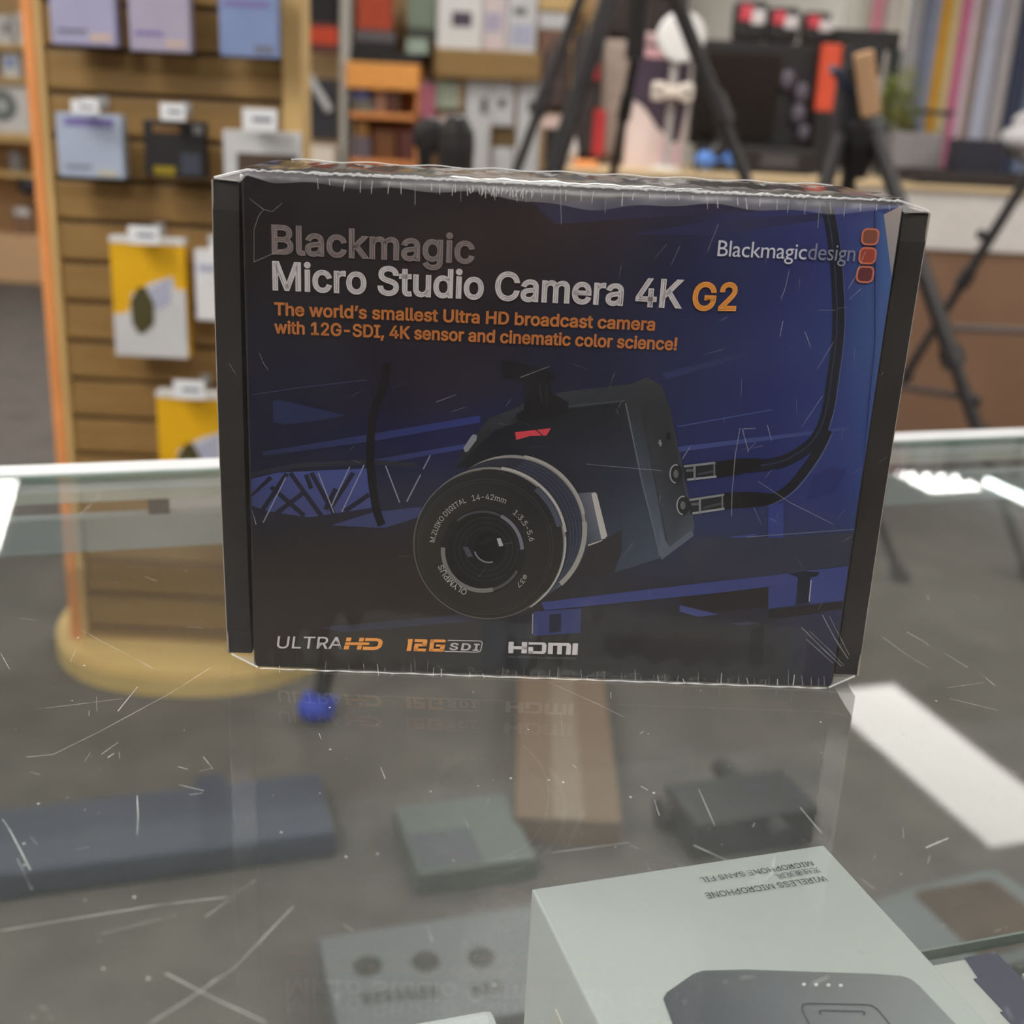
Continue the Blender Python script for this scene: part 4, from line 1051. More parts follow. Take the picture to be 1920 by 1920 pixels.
# second tripod with fluid head and beige plate
UY = 3.05
ap = at_y(1612, 252, UY)
t = thing('tripod', 'black video tripod with a tilted beige plate on its head at the right', 'tripod', (ap.x, UY, 0))
legs = [to_floor(1640, 250, 1836, 815, UY - .05, -.3), to_floor(1575, 250, 1548, 345, UY - .05, -.02), to_floor(1600, 255, 1590, 345, UY + .05, .03), ]
for k, (p, q) in enumerate(legs):
    mb = MB(); tripod_leg(mb, p, q, .023, .013, (.5, .68)); l = obj('leg', mb, blackmetal, t); foot_cap(p, q, black, l)
p0, q0 = legs[0]
k = at_y(1826, 752, UY - .32); mb = MB(); mb.sphere(k, .02); mb.tube([k, at_y(1808, 742, UY - .3)], .009, n=8); obj('lock_knob', mb, black, t)
mb = MB(); a, b_ = at_y(1758, 614, UY - .24), at_y(1935, 622, UY + .1); mb.tube([a, b_], .010, n=8); obj('spreader', mb, flat('dark_grey_rod', 84, 76, 74, .4), t)
mb = MB(); a, b_ = at_y(1800, 742, UY - .3), at_y(1640, 718, UY + .1); mb.tube([a, b_], .010, n=8); obj('spreader', mb, flat('dark_grey_rod', 84, 76, 74, .4), t)
mb = MB(); mb.lathe([(.03, -.12), (.065, -.03), (.07, .02), (.05, .06)], ap, n=20); obj('bowl', mb, black, t)
a, b_, c, d = ext(1572, 100, 1622, 250, UY)
mb = MB(); mb.box(a, b_, UY - .05, UY + .06, c, d - .03, b=.015); mb.lathe([(.035, 0), (.035, .05)], (a - .002, UY, (c + d) / 2 + .03), axis='x', n=18)
mb.box(a + .01, b_ + .03, UY - .04, UY + .05, d - .06, d + .02, b=.01)
h = obj('fluid_head', mb, flat('blue_black_head', 30, 32, 40), t)
mb = MB(); mb.tube([at_y(1600, 175, UY - .05), at_y(1560, 128, UY - .12)], .012, n=8); obj('drag_knob', mb, flat('navy_knob', 44, 58, 84), h)
# beige plate: a slim slab tilted in the picture plane
c = at_y(1626, 158, UY - .09)
Mx = Matrix.Translation(c) @ Matrix.Rotation(math.radians(-17), 4, 'Y') @ Matrix.Rotation(math.radians(8), 4, 'X')
mb = MB(); mb.box(-.028, .028, -.012, .012, -.085, .085, b=.01, M=Mx); o = obj('mounting_plate', mb, flat('beige_plate', 216, 172, 132), t); o['label'] = 'beige tilted plate'
mb = MB(); mb.tube([c, (ap.x, UY, c.z)], .012, n=8); obj('plate_arm', mb, black, t)

# third tripod, only one leg in the frame
VY = 3.2
p, q = to_floor(1925, 335, 1700, 700, VY, .1)
t = thing('light_stand', 'slim black light stand whose thin leg slants in from the right edge', 'tripod', (q.x + .5, VY, 0))
t['category'] = 'light stand'
top = p + (p - q).normalized() * .32
mb = MB(); tripod_leg(mb, top, q, .016, .012, (.45, .7)); l = obj('leg', mb, blackmetal, t); foot_cap(top, q, black, l)
for dx, dy in ((.95, -.3), (.5, .7)):
    qq = Vector((top.x + dx * .9, VY + dy, 0)); mb = MB(); tripod_leg(mb, top, qq, .016, .012, (.45, .7)); l = obj('leg', mb, blackmetal, t); foot_cap(top, qq, black, l)
mb = MB(); mb.tube([top - Vector((0, 0, .35)), top + Vector((0, 0, .4))], .016, n=12); obj('centre_column', mb, blackmetal, t)
k = at_y(1840, 440, VY); mb = MB(); mb.sphere(k, .016); mb.tube([k, at_y(1856, 442, VY + .02)], .009, n=8); obj('lock_knob', mb, black, t)

# near tripod hidden behind the camera box: only its head and one blue foot show
NY = 1.95
ap = at_y(845, 335, NY)
t = thing('tripod', 'black tripod with twin round heads behind the camera box and blue rubber feet', 'tripod', (ap.x, NY, 0))
foot = at_z(590, 1350, 0.0)
feet = [foot, Vector((ap.x + .30, NY - .02, 0)), Vector((ap.x - .02, NY + .42, 0))]
bluefoot = flat('blue_rubber', 40, 70, 205, .5)
for q in feet:
    mb = MB(); tripod_leg(mb, ap, q, .02, .017); l = obj('leg', mb, black, t); foot_cap(ap, q, bluefoot, l, .034)
a, b_, c, d = ext(826, 216, 884, 345, NY)
mb = MB(); mb.lathe([(.02, -.2), (.034, -.17), (.028, -.12), (.033, -.11), (.036, -.06), (.034, -.03), (.02, -.004), (.004, 0)], ((a + b_) / 2, NY, d + .0), n=20); mb.tube([(ap.x, NY, ap.z - .08), (ap.x, NY, ap.z + .03)], .026, n=14)
obj('head', mb, black, t)
a, b_, c, d = ext(778, 220, 832, 330, NY + .04)
mb = MB(); mb.lathe([(.016, -.02), (.034, -.016), (.036, .016), (.016, .02)], ((a + b_) / 2, NY + .04, d - .035), axis='y', n=20); mb.tube([((a + b_) / 2 - .012, NY + .04, d - .05), ((a + b_) / 2 - .005, NY + .04, ap.z - .01), (ap.x, NY, ap.z - .03)], .014, n=8)
obj('side_head', mb, black, t)
# tan carton on the floor beyond the showcase
a = at_z(950, 1330, 0.0); b_ = at_z(1150, 1330, 0.0)
t = thing('floor_carton', 'flat tan cardboard carton on the floor seen through the showcase glass', 'carton', ((a.x + b_.x) / 2, a.y - .18, 0))
mb = MB(); mb.box(a.x + .02, b_.x - .02, a.y - .46, a.y + .1, 0, .05, b=.004); obj('body', mb, mat('cardboard', rgb(136, 112, 94), .8, noise=.06, nscale=12), t)
mb = MB(); mb.box((a.x + b_.x) / 2 - .025, (a.x + b_.x) / 2 + .025, a.y - .46, a.y + .1, .0495, .0512); obj('tape', mb, flat('tape_tan', 146, 124, 104, .4), t)
# ------------------------------------------------------------------ the glass showcase
SO = Vector((0, 0.361, 0))
case = thing('glass_showcase', 'long glass showcase counter with metal rails carrying the black camera box', 'showcase', SO, CA)
MC = world_of(case)
MCI = MC.inverted()


def loc(px, py, Z):
    q = MCI @ at_z(px, py, Z)
    return q.x, q.y


def cobj(name, mb, m, **k):
    return obj(name, mb, m, case, local=True, **k)


glassm = clear_mat('counter_glass', 0.035, 0.012, (0.875, 0.895, 0.885, 1), haze=0.02, hscale=7, hazecol=(.75, .76, .75, 1))
panem = clear_mat('pane_glass', 0.03, 0.02, (0.96, 0.975, 0.97, 1))
edgem = mat('glass_edge', rgb(142, 164, 154), 0.2, noise=.05)
alum = mat('rail_metal', rgb(244, 245, 248), 0.3, coat=.6, noise=0.02)
cream = mat('rail_cream', rgb(226, 226, 216), 0.45, noise=.03)
steel = mat('rail_steel', rgb(190, 198, 202), 0.4, metal=.3, noise=.04)
mb = MB(); mb.box(-1.1, 1.1, -.62, -.0185, GLASS - .005, GLASS); cobj('glass_top', mb, glassm)
mb = MB(); mb.box(-1.1, 1.1, -.0184, -.0168, GLASS - .005, GLASS + .0003); cobj('glass_edge', mb, edgem)
mb = MB(); mb.box(-1.1, 1.1, -.0166, .002, GLASS - .012, GLASS + .002, b=.0018); cobj('top_rail', mb, alum)
mb = MB(); mb.box(-1.1, 1.1, -.016, .0, GLASS - .0195, GLASS - .0085, b=.001); o = cobj('upper_track', mb, cream)
mb = MB(); mb.box(-1.1, 1.1, -.013, -.001, GLASS - .054, GLASS - .031, b=.001); o = cobj('lower_track', mb, steel)
mb = MB()
x0_, x1_ = loc(277, 945, .9)[0], loc(318, 945, .9)[0]
mb.box(x0_, x1_, -.012, -.002, GLASS - .035, GLASS - .018)
cobj('track_spacer', mb, flat('slate_spacer', 64, 70, 84))
mb = MB(); mb.box(-1.09, 1.09, -.009, -.004, .26, GLASS - .05); cobj('front_pane', mb, panem)
for x in (-1.1, 1.08):
    for y in (-.62, -.02):
        mb = MB(); mb.box(x, x + .02, y, y + .02, .26, GLASS - .012, b=.002); cobj('corner_post', mb, alum)
mb = MB(); mb.box(-1.1, 1.1, -.62, .0, .04, .26, b=.004); cobj('base_cabinet', mb, flat('base_laminate', 196, 196, 194))
mb = MB(); mb.box(-1.06, 1.06, -.58, -.04, .0, .04); cobj('plinth', mb, black)
for z, v1, nm in ((.78, -.39, 'upper'),):
    mb = MB(); mb.box(-1.08, 1.08, -.60, v1, z - .006, z); s_ = cobj('shelf', mb, panem)
    mb = MB(); mb.box(-1.08, 1.08, v1, v1 + .0012, z - .006, z); o = obj('shelf_edge', mb, mat('shelf_edge_glass', rgb(150, 166, 160), .2, noise=.05), s_, local=True)
    for x in (-1.075, 1.045):
        mb = MB(); mb.box(x, x + .03, -.60, v1 - .01, z - .012, z - .0065); obj('bracket', mb, steel, s_, local=True)

# ---- goods inside the showcase
def cthing(name, lab, cat, u, v, z):
    t = thing(name, lab, cat, MC @ Vector((u, v, z)), CA)
    return t


def cmesh(name, mb, m, t, **k):
    """builder in showcase coordinates, parented to a thing standing in the showcase"""
    mb.v = [MC @ p for p in mb.v]
    return obj(name, mb, m, t, **k)


micw = mat('satin_white_card', rgb(207, 210, 208), .35, noise=.03, nscale=6)
t = cthing('microphone_box', 'white wireless microphone box with upside-down lettering under the glass at lower right', 'box', -.066, -.49, .78)
mu0, mu1, mv0, mv1, mz = -.1325, -.0020, -.575, -.4035, .86
mb = MB(); mb.box(mu0, mu1, mv0, mv1, .7805, mz, b=.0012); cmesh('carton_body', mb, micw, t)
def onmic(px, py, dz=0.0):
    a, b_ = loc(px, py, mz)
    return (a, b_, mz + dz)
mb = MB()
devp = [(1243, 1874), (1250, 1862), (1300, 1827), (1318, 1821), (1400, 1819), (1640, 1827), (1690, 1831), (1706, 1836), (1722, 1848), (1800, 1930), (1850, 1985), (1300, 2010), (1262, 1925), (1248, 1888)]
cols = [(66, 68, 78), (72, 74, 82), (92, 92, 98), (100, 100, 104), (118, 118, 122), (140, 140, 143), (146, 147, 150), (148, 149, 152), (150, 151, 155), (160, 161, 168), (164, 165, 172), (96, 98, 108), (72, 74, 84), (66, 68, 78)]
mb.face([onmic(x, y, .0003) for x, y in reversed(devp)], 0, [rgb(*c) for c in reversed(cols)])
for x in (1507, 1530, 1553, 1576):
    n = 10
    mb.face([onmic(x + 4 * math.cos(2 * math.pi * k / n), 1848 + (x - 1507) * .03 - 3.2 * math.sin(2 * math.pi * k / n), .0006) for k in range(n)], 0, rgb(232, 232, 236))
def mic_line(pts, wpx, c):
    for (x0, y0), (x1, y1) in zip(pts, pts[1:]):
        d = math.hypot(x1 - x0, y1 - y0)
        nx_, ny_ = -(y1 - y0) / d * wpx / 2, (x1 - x0) / d * wpx / 2
        q = [(x0 + nx_, y0 + ny_), (x1 + nx_, y1 + ny_), (x1 - nx_, y1 - ny_), (x0 - nx_, y0 - ny_)]
        q = [onmic(x, y, .0006) for x, y in q]
        if (Vector(q[1]) - Vector(q[0])).cross(Vector(q[2]) - Vector(q[0])).z < 0:
            q.reverse()
        mb.face(q, 0, c)
mic_line([(1545, 1975), (1518, 1925), (1503, 1896), (1505, 1886), (1514, 1884), (1620, 1886), (1634, 1888), (1645, 1895), (1690, 1950)], 2.2, rgb(62, 64, 72))
mic_line([(1540, 1905), (1535, 1900), (1540, 1897), (1616, 1899), (1622, 1902), (1618, 1906)], 2.6, rgb(74, 76, 84))
cmesh('printed_device', mb, print_mat('mic_print', .4), t)
mb = MB()
up = MC.to_3x3() @ Vector((0, -1, 0))
for s, f_, a, b_, c in (('MICROPHONE SANS FIL', 'R', (1520, 1616), (1310, 1648), (1523, 1625)), ('WIRELESS MICROPHONE', 'R', (1545, 1644), (1320, 1676.5), (1549, 1654)), ('无线麦克风', 'C', (1533, 1628), (1453, 1641), (1536, 1637))):
    P0, P1, P2 = at_z(*a, mz), at_z(*b_, mz), at_z(*c, mz)
    text_on(mb, s, f_, P0, P1, abs((P2 - P0).dot(up)), up, (0, 0, .0005))
obj('printed_lettering', mb, flat('grey_letter', 96, 100, 104), t)
mb = MB(); mb.box(mu0 - .0004, mu0 + .0005, mv0 + .03, mv1 - .035, .79, .832); cmesh('side_label', mb, flat('warm_label', 214, 208, 200), t)

mb = MB(); mb.box(-.275, -.1575, -.56, -.4385, .7805, .838, b=.003)
t = cthing('white_carton', 'small white carton under the glass at the bottom edge left of the microphone box', 'box', -.216, -.5, .78)
cmesh('carton_body', mb, mat('cool_white_card', rgb(226, 226, 232), .4, noise=.03), t)
mb = MB(); mb.box(-.20, -.165, -.52, -.452, .8378, .8386); cmesh('folded_flap', mb, mat('cool_white_card', rgb(226, 226, 232), .4), t)

t = cthing('violet_banded_box', 'flat white box with dark violet band right of the microphone box under the glass', 'box', .06, -.48, .78)
mb = MB(); mb.box(.03, .0850, -.54, -.4195, .7805, .80, b=.0008); cmesh('carton_body', mb, white, t)
mb = MB()
q = [(.0690, -.4193), (.0852, -.4193), (.0852, -.541), (.060, -.541), (.060, -.475), (.062, -.475), (.062, -.452), (.064, -.452), (.064, -.432), (.0665, -.432)]
mb.zprism(q, .7999, .8006); mb.box(.0845, .0854, -.541, -.4193, .781, .8004); cmesh('violet_band', mb, flat('slate_violet', 84, 82, 108), t)
t = cthing('white_carton', 'white carton at the right frame edge beside the violet banded box', 'box', .14, -.49, .78)
mb = MB(); mb.box(.0880, .19, -.54, -.4335, .7805, .80, b=.0008); cmesh('carton_body', mb, white, t)
mb = MB(); mb.box(.12, .17, -.5, -.45, .7998, .8004); cmesh('printed_field', mb, lilacgrey, t)

# ---- goods lying on the floor beyond the showcase, seen through its glass
def fthing(name, lab, cat, px, py):
    p = at_z(px, py, 0.0)
    return thing(name, lab, cat, p, CA)


def fbox(t, name, px, h, m, z0=0.0, bev=.004):
    """block whose top face spans the photo points px (left-far, right-far, left-near), square to the showcase"""
    (x0, y0), (x1, y1), (x2, y2) = px
    a, b_, c = Vector(loc(x0, y0, h)), Vector(loc(x1, y1, h)), Vector(loc(x2, y2, h))
    mb = MB(); mb.box(min(a.x, c.x), b_.x, c.y, (a.y + b_.y) / 2, z0, h, b=bev)
    return cmesh(name, mb, m, t)


t = fthing('dotted_box', 'pale grey box with three dark dots on the floor left of the microphone box', 'box', 800, 1850)
fbox(t, 'carton_body', ((608, 1738), (1010, 1712), (640, 1960)), .06, flat('dim_white_card', 122, 123, 128))
for (x, y) in ((690, 1812), (798, 1803), (902, 1795)):
    a, b_ = loc(x, y, .06); mb = MB(); mb.lathe([(.019, 0), (.019, .0015)], (a, b_, .06), n=22); cmesh('printed_dot', mb, flat('soot_dot', 64, 64, 60), t)
mb = MB()
for k in range(11):
    if k == 7:
        continue
    x = 688 + 21 * k + (36 if k > 7 else 0)
    y = 1872 - 2.2 * k
    a, b_ = loc(x, y, .06); mb.box(a - .006, a + .004, b_ - .009, b_ + .009, .06, .0612)
cmesh('blurred_lettering', mb, flat('soot_print', 86, 86, 86), t)
t = fthing('pale_card_box', 'plain greenish grey flat box on the floor behind the dotted box', 'box', 880, 1560)
fbox(t, 'carton_body', ((780, 1505), (945, 1488), (785, 1640)), .04, flat('grey_green_card', 108, 114, 109))
fbox(t, 'printed_field', ((785, 1560), (880, 1552), (790, 1630)), .0412, flat('dim_slate', 88, 88, 98), .0398, .0005)
t = fthing('gadget_cage', 'dark camera cage with crossed rods on the floor right of centre', 'camera accessory', 1385, 1520)
fbox(t, 'cage_body', ((1308, 1462), (1468, 1442), (1308, 1548)), .07, flat('soot_body', 56, 55, 58))
a2, b2 = loc(1352, 1428, .06); c2, d2 = loc(1340, 1580, .06)
mb = MB(); mb.tube([(a2, b2, .05), (a2 + .002, d2, .05)], .018, n=12); cmesh('rod', mb, flat('soot_body', 56, 55, 58), t)
a2, b2 = loc(1255, 1522, .03); a3, b3 = loc(1310, 1515, .03)
mb = MB(); mb.lathe([(.026, -.02), (.03, 0), (.026, .02)], (a2, b2, .03), axis='x', n=18); mb.tube([(a2, b2, .03), (a3 + .01, b3, .03)], .01, n=8); cmesh('side_knob', mb, flat('brown_knob', 66, 58, 54), t)
t = fthing('slate_blue_case', 'long slate blue slim case lying on the floor at the left', 'case', 300, 1540)
fbox(t, 'case_body', ((-160, 1530), (600, 1448), (-160, 1660)), .05, flat('slate_blue_body', 84, 88, 104), bev=.01)
fbox(t, 'carry_strap', ((380, 1455), (420, 1450), (380, 1580)), .0512, flat('slate_dark', 74, 78, 96), .0495, .0004)
t = fthing('grey_tray', 'grey rounded tray with brown lining on the floor at the right edge', 'tray', 1800, 1720)
out = [(1640, 1690), (1700, 1668), (1850, 1630), (1875, 1634), (2000, 1720), (2050, 1760), (1830, 1830), (1740, 1840)]
inn = [(1712, 1676), (1730, 1668), (1850, 1650), (1866, 1653), (1980, 1742), (1985, 1750), (1855, 1795), (1835, 1792)]
mb = MB(); mb.zprism([loc(x, y, .03) for x, y in reversed(out)], 0, .03); cmesh('tray_shell', mb, flat('tray_grey', 120, 123, 126), t)
mb = MB(); mb.zprism([loc(x, y, .031) for x, y in reversed(inn)], .029, .0312); cmesh('brown_lining', mb, mat('brown_lining', rgb(92, 74, 62), .8, noise=.3, nscale=12), t)

# ---- scratches and dust on the glass top
random.seed(11)
mb = MB()
def scratch(pts, wpx):
    P = [at_z(x, y, GLASS) + Vector((0, 0, .00012)) for x, y in pts]
    r_ = wpx * .0002
    for a, b_ in zip(P, P[1:]):
        s = Vector((0, 0, 1)).cross(b_ - a).normalized() * r_
        mb.face([a - s, b_ - s, b_ + s, a + s])
for pts, w_ in (([(50, 1420), (100, 1415), (187, 1372), (320, 1300), (395, 1252)], .55), ([(221, 1334), (258, 1288)], 1.0), ([(70, 1330), (170, 1318), (230, 1310)], .5), ([(5, 1537), (18, 1556), (40, 1598), (57, 1632)], 1.0), ([(32, 1610), (60, 1668)], .5),
                ([(0, 1746), (120, 1726), (300, 1697), (430, 1682)], .8), ([(190, 1752), (330, 1716)], .5), ([(280, 1920), (345, 1880), (440, 1815), (550, 1700)], .9), ([(310, 1825), (400, 1872), (500, 1918)], .8),
                ([(257, 1492), (259, 1530), (257, 1568)], .8), ([(334, 1438), (352, 1443)], 1.0), ([(202, 1421), (214, 1413)], 1.2), ([(335, 1472), (382, 1483)], .8), ([(374, 1446), (398, 1441)], .6), ([(190, 1415), (222, 1392)], .6),
                ([(1700, 1185), (1735, 1205), (1762, 1230)], .9), ([(1655, 1195), (1700, 1228), (1756, 1262)], .6), ([(1770, 1225), (1815, 1252)], .9), ([(1836, 1262), (1866, 1286)], .9), ([(1775, 1290), (1845, 1280)], .5), ([(1780, 1310), (1870, 1332)], .5),
                ([(1736, 1590), (1778, 1572)], 1.1), ([(1310, 1480), (1340, 1548)], .6), ([(1500, 1514), (1540, 1562)], .8), ([(1300, 1585), (1420, 1640), (1450, 1668)], .7), ([(1180, 1585), (1300, 1632), (1400, 1650)], .5), ([(940, 1612), (1180, 1580)], .5),
                ([(1420, 1655), (1445, 1640), (1452, 1610)], .6), ([(1400, 1660), (1425, 1646)], .5), ([(1030, 1280), (1120, 1320), (1170, 1345)], .35), ([(1050, 1330), (1058, 1390)], .35), ([(150, 1180), (195, 1205), (290, 1255)], .5), ([(150, 966), (188, 928)], .8), ([(385, 1720), (480, 1650)], .4)):
    scratch(pts, w_ * .85)
for k in range(70):
    x, y = random.uniform(0, 1920), random.uniform(1040, 1920)
    a = random.gauss(.3, .8); L_ = random.uniform(6, 36)
    scratch([(x, y), (x + L_ * math.cos(a), y + L_ * math.sin(a))], random.uniform(.25, .6))
for k in range(200):
    x, y = random.uniform(0, 1920), random.uniform(1000, 1920)
    P = at_z(x, y, GLASS) + Vector((0, 0, .00014)); r_ = random.choice((.00012, .00018, .00018, .0003, .0005))
    mb.face([P + Vector((r_ * math.cos(j * 1.0472), r_ * math.sin(j * 1.0472), 0)) for j in range(6)])
o = obj('scratches', mb, clear_mat('scratch_mark', .0, .5, haze=.4, hazecol=(.95, .95, .92, 1), hscale=60), case)
o['kind'] = 'stuff'
# ------------------------------------------------------------------ the camera box on the glass
BYAW, BH, BD, BW2, PW2 = 0.0303, 0.2029, 0.0792, 0.135, 0.1238
BZ0, BZT = 0.0048, 0.0038
box = thing('camera_retail_box', 'shrink-wrapped black retail box of a small studio camera standing on the glass', 'box', (0, 0, GLASS), BYAW)
MBX = world_of(box)
MBI = MBX.inverted()
KP = 1.05            # ink albedo per seen brightness: the front stands in the shop's dimmer light


def face(px, py, y=0.0):
    o = MBI @ CAM
    d = MBI.to_3x3() @ ray(px, py)
    q = o + d * ((y - o.y) / d.y)
    return q


def ink(c, k=None):
    return rgb(c[0], c[1], c[2], KP if k is None else k)


cardm = mat('black_board', rgb(38, 35, 36), .45, noise=.12, nscale=25)
rimlight = mat('rim_backlight', rgb(150, 140, 130), .7, noise=.1)
mb = MB(); mb.box(-.1225, .1225, .0042, BD, .0006, BH - .0006, b=.0012); obj('carton_body', mb, cardm, box, local=True)
mb = MB(); mb.box(-PW2, PW2, .0, .004, .0002, BH, b=.0011); front = obj('front_panel', mb, cardm, box, local=True)
mb = MB(); mb.box(-.1215, .1215, .003, BD - .001, BH - .0008, BH + .0001); obj('top_panel', mb, cardm, box, local=True)
for s in (-1, 1):
    mb = MB()
    xs = sorted((s * (PW2 + .0014), s * BW2))
    n = 18
    def bow(z):                    # the side walls bulge and lean a little
        tz = z / BH
        return s * (.0007 * math.sin(math.pi * tz) * (-1 if s > 0 else 1))
    vs, fs = [], []
    for k in range(n + 1):
        z = BZ0 + (BH - BZT - BZ0) * k / n
        c_ = .0012 if k in (0, n) else 0
        for (x, y) in ((xs[0], .0026), (xs[1], .0026), (xs[1], BD - .003), (xs[0], BD - .003)):
            vs.append((x + bow(z), y + (c_ if y < .01 else 0), z))
    for k in range(n):
        for j in range(4):
            fs.append([k * 4 + j, k * 4 + (j + 1) % 4, k * 4 + 4 + (j + 1) % 4, k * 4 + 4 + j])
    fs += [[3, 2, 1, 0], [n * 4, n * 4 + 1, n * 4 + 2, n * 4 + 3]]
    mb.faces(vs, fs)
    fl_ = obj('side_flap', mb, cardm, box, local=True)
    mb = MB()                      # outer rim painted pale for the backlight that catches it
    mb.tube([(s * BW2 + bow(BZ0 + (BH - BZT - BZ0) * k / n), .003, BZ0 + (BH - BZT - BZ0) * k / n) for k in range(n + 1)], .00042, n=6)
    mb.tube([(xs[0] + .002, .0032, BH - BZT + .0002), (xs[1] - .0006, .0032, BH - BZT + .0002)], .0004, n=6)
    obj('backlit_rim', mb, rimlight, fl_, local=True)

# ---- printed picture on the front panel: flat ink fields, one above the other
art = MB()
LAYER = [0]


def fld(pts, c, k=None, lift=None):
    LAYER[0] += 1
    y = -.00004 - LAYER[0] * .0000045
    P = [face(x, yy) for x, yy in pts]
    P = [Vector((q.x, y, q.z)) for q in P]
    a = sum(P[i].x * P[(i + 1) % len(P)].z - P[(i + 1) % len(P)].x * P[i].z for i in range(len(P)))
    cs = [ink(q, k) for q in c] if not isinstance(c[0], (int, float)) else [ink(c, k)] * len(P)
    if a < 0:
        P.reverse(); cs = list(reversed(cs))
    art.face(P, 0, cs)


def line(pts, wpx, c, k=None):
    w_ = wpx if isinstance(wpx, (list, tuple)) else [wpx] * len(pts)
    L_, R_ = [], []
    for i, (x, y) in enumerate(pts):
        x0, y0 = pts[max(i - 1, 0)]; x1, y1 = pts[min(i + 1, len(pts) - 1)]
        d = math.hypot(x1 - x0, y1 - y0) or 1
        nx_, ny_ = -(y1 - y0) / d * w_[i] / 2, (x1 - x0) / d * w_[i] / 2
        L_.append((x + nx_, y + ny_)); R_.append((x - nx_, y - ny_))
    for i in range(len(pts) - 1):
        if i:
            LAYER[0] -= 1
        fld([L_[i], L_[i + 1], R_[i + 1], R_[i]], c, k)


def smooth(pts, n=8):
    out = []
    P = [pts[0]] + list(pts) + [pts[-1]]
    for i in range(1, len(P) - 2):
        for j in range(n):
            t_ = j / n
            out.append(tuple(.5 * (2 * P[i][a] + (P[i + 1][a] - P[i - 1][a]) * t_ + (2 * P[i - 1][a] - 5 * P[i][a] + 4 * P[i + 1][a] - P[i + 2][a]) * t_ ** 2 + (3 * P[i][a] - P[i - 1][a] - 3 * P[i + 1][a] + P[i + 2][a]) * t_ ** 3) for a in (0, 1)))
    out.append(pts[-1])
    return out


def circ(cx, cy, r, a0=0, a1=360, n=64):
    return [(cx + r * math.cos(math.radians(a0 + (a1 - a0) * k / n)), cy - r * math.sin(math.radians(a0 + (a1 - a0) * k / n))) for k in range(n + (0 if a1 - a0 == 360 else 1))]


def ring(cx, cy, r, wpx, c, a0=0, a1=360, n=64, k=None):
    p = circ(cx, cy, r, a0, a1, n)
    if a1 - a0 == 360:
        p.append(p[0])
    line(p, wpx, c, k)


def z4(*p): return [(740 + x / 3.2, 660 + y / 3.2) for x, y in p]
def z5(*p): return [(1200 + x / 3.2, 700 + y / 3.2) for x, y in p]
def z3(*p): return [(400 + x / 3.048, 660 + y / 3.048) for x, y in p]


# ground tone: coarse grid of ink colours, film's brown reflection painted into the lower rows
gx = [446, 560, 700, 850, 1000, 1150, 1300, 1450, 1580, 1700]
gy = [318, 420, 520, 620, 720, 820, 920, 1010, 1100, 1190, 1290]
GR = [
    [(20, 19, 24), (20, 19, 24), (22, 20, 25), (26, 22, 28), (30, 25, 32), (36, 28, 36), (40, 34, 52), (44, 46, 92), (48, 54, 110), (58, 70, 120)],
    [(27, 22, 25), (27, 22, 26), (30, 25, 30), (37, 29, 32), (42, 32, 34), (40, 33, 42), (34, 36, 62), (38, 44, 92), (46, 54, 108), (62, 84, 132)],
    [(26, 23, 28), (28, 24, 30), (30, 25, 30), (35, 28, 32), (34, 28, 34), (28, 28, 44), (28, 32, 66), (32, 38, 86), (46, 56, 110), (60, 84, 136)],
    [(20, 21, 36), (24, 23, 34), (28, 24, 34), (30, 26, 36), (26, 26, 42), (24, 28, 54), (26, 33, 74), (32, 42, 92), (42, 58, 112), (56, 80, 134)],
    [(16, 18, 38), (18, 20, 44), (26, 22, 40), (30, 24, 38), (20, 22, 44), (24, 28, 56), (28, 34, 76), (34, 42, 92), (44, 58, 114), (52, 72, 126)],
    [(18, 20, 44), (16, 19, 46), (14, 18, 54), (14, 18, 64), (20, 24, 62), (26, 30, 66), (30, 36, 80), (34, 42, 92), (44, 56, 112), (48, 66, 122)],
    [(30, 30, 44), (30, 31, 48), (32, 33, 52), (34, 36, 58), (32, 34, 56), (34, 38, 66), (36, 42, 84), (38, 46, 94), (44, 54, 108), (46, 62, 116)],
    [(34, 31, 36), (36, 32, 34), (38, 33, 36), (38, 34, 38), (38, 36, 44), (42, 44, 60), (42, 47, 74), (42, 48, 78), (44, 52, 88), (44, 56, 98)],
    [(46, 39, 35), (47, 40, 36), (47, 40, 36), (46, 40, 38), (44, 40, 42), (44, 42, 48), (42, 42, 52), (42, 44, 62), (46, 50, 86), (44, 54, 96)],
    [(48, 42, 37), (49, 42, 37), (48, 42, 37), (46, 41, 38), (44, 40, 40), (44, 40, 42), (44, 39, 40), (44, 40, 44), (46, 46, 66), (44, 48, 80)],
    [(46, 41, 37), (47, 42, 38), (46, 42, 39), (44, 41, 40), (42, 41, 42), (42, 40, 42), (42, 39, 40), (42, 39, 42), (42, 42, 54), (42, 44, 64)]]
LAYER[0] += 1
for j in range(len(gy) - 1):
    for i in range(len(gx) - 1):
        LAYER[0] -= 1
        fld([(gx[i], gy[j]), (gx[i + 1], gy[j]), (gx[i + 1], gy[j + 1]), (gx[i], gy[j + 1])], [GR[j][i], GR[j][i + 1], GR[j + 1][i + 1], GR[j + 1][i]])
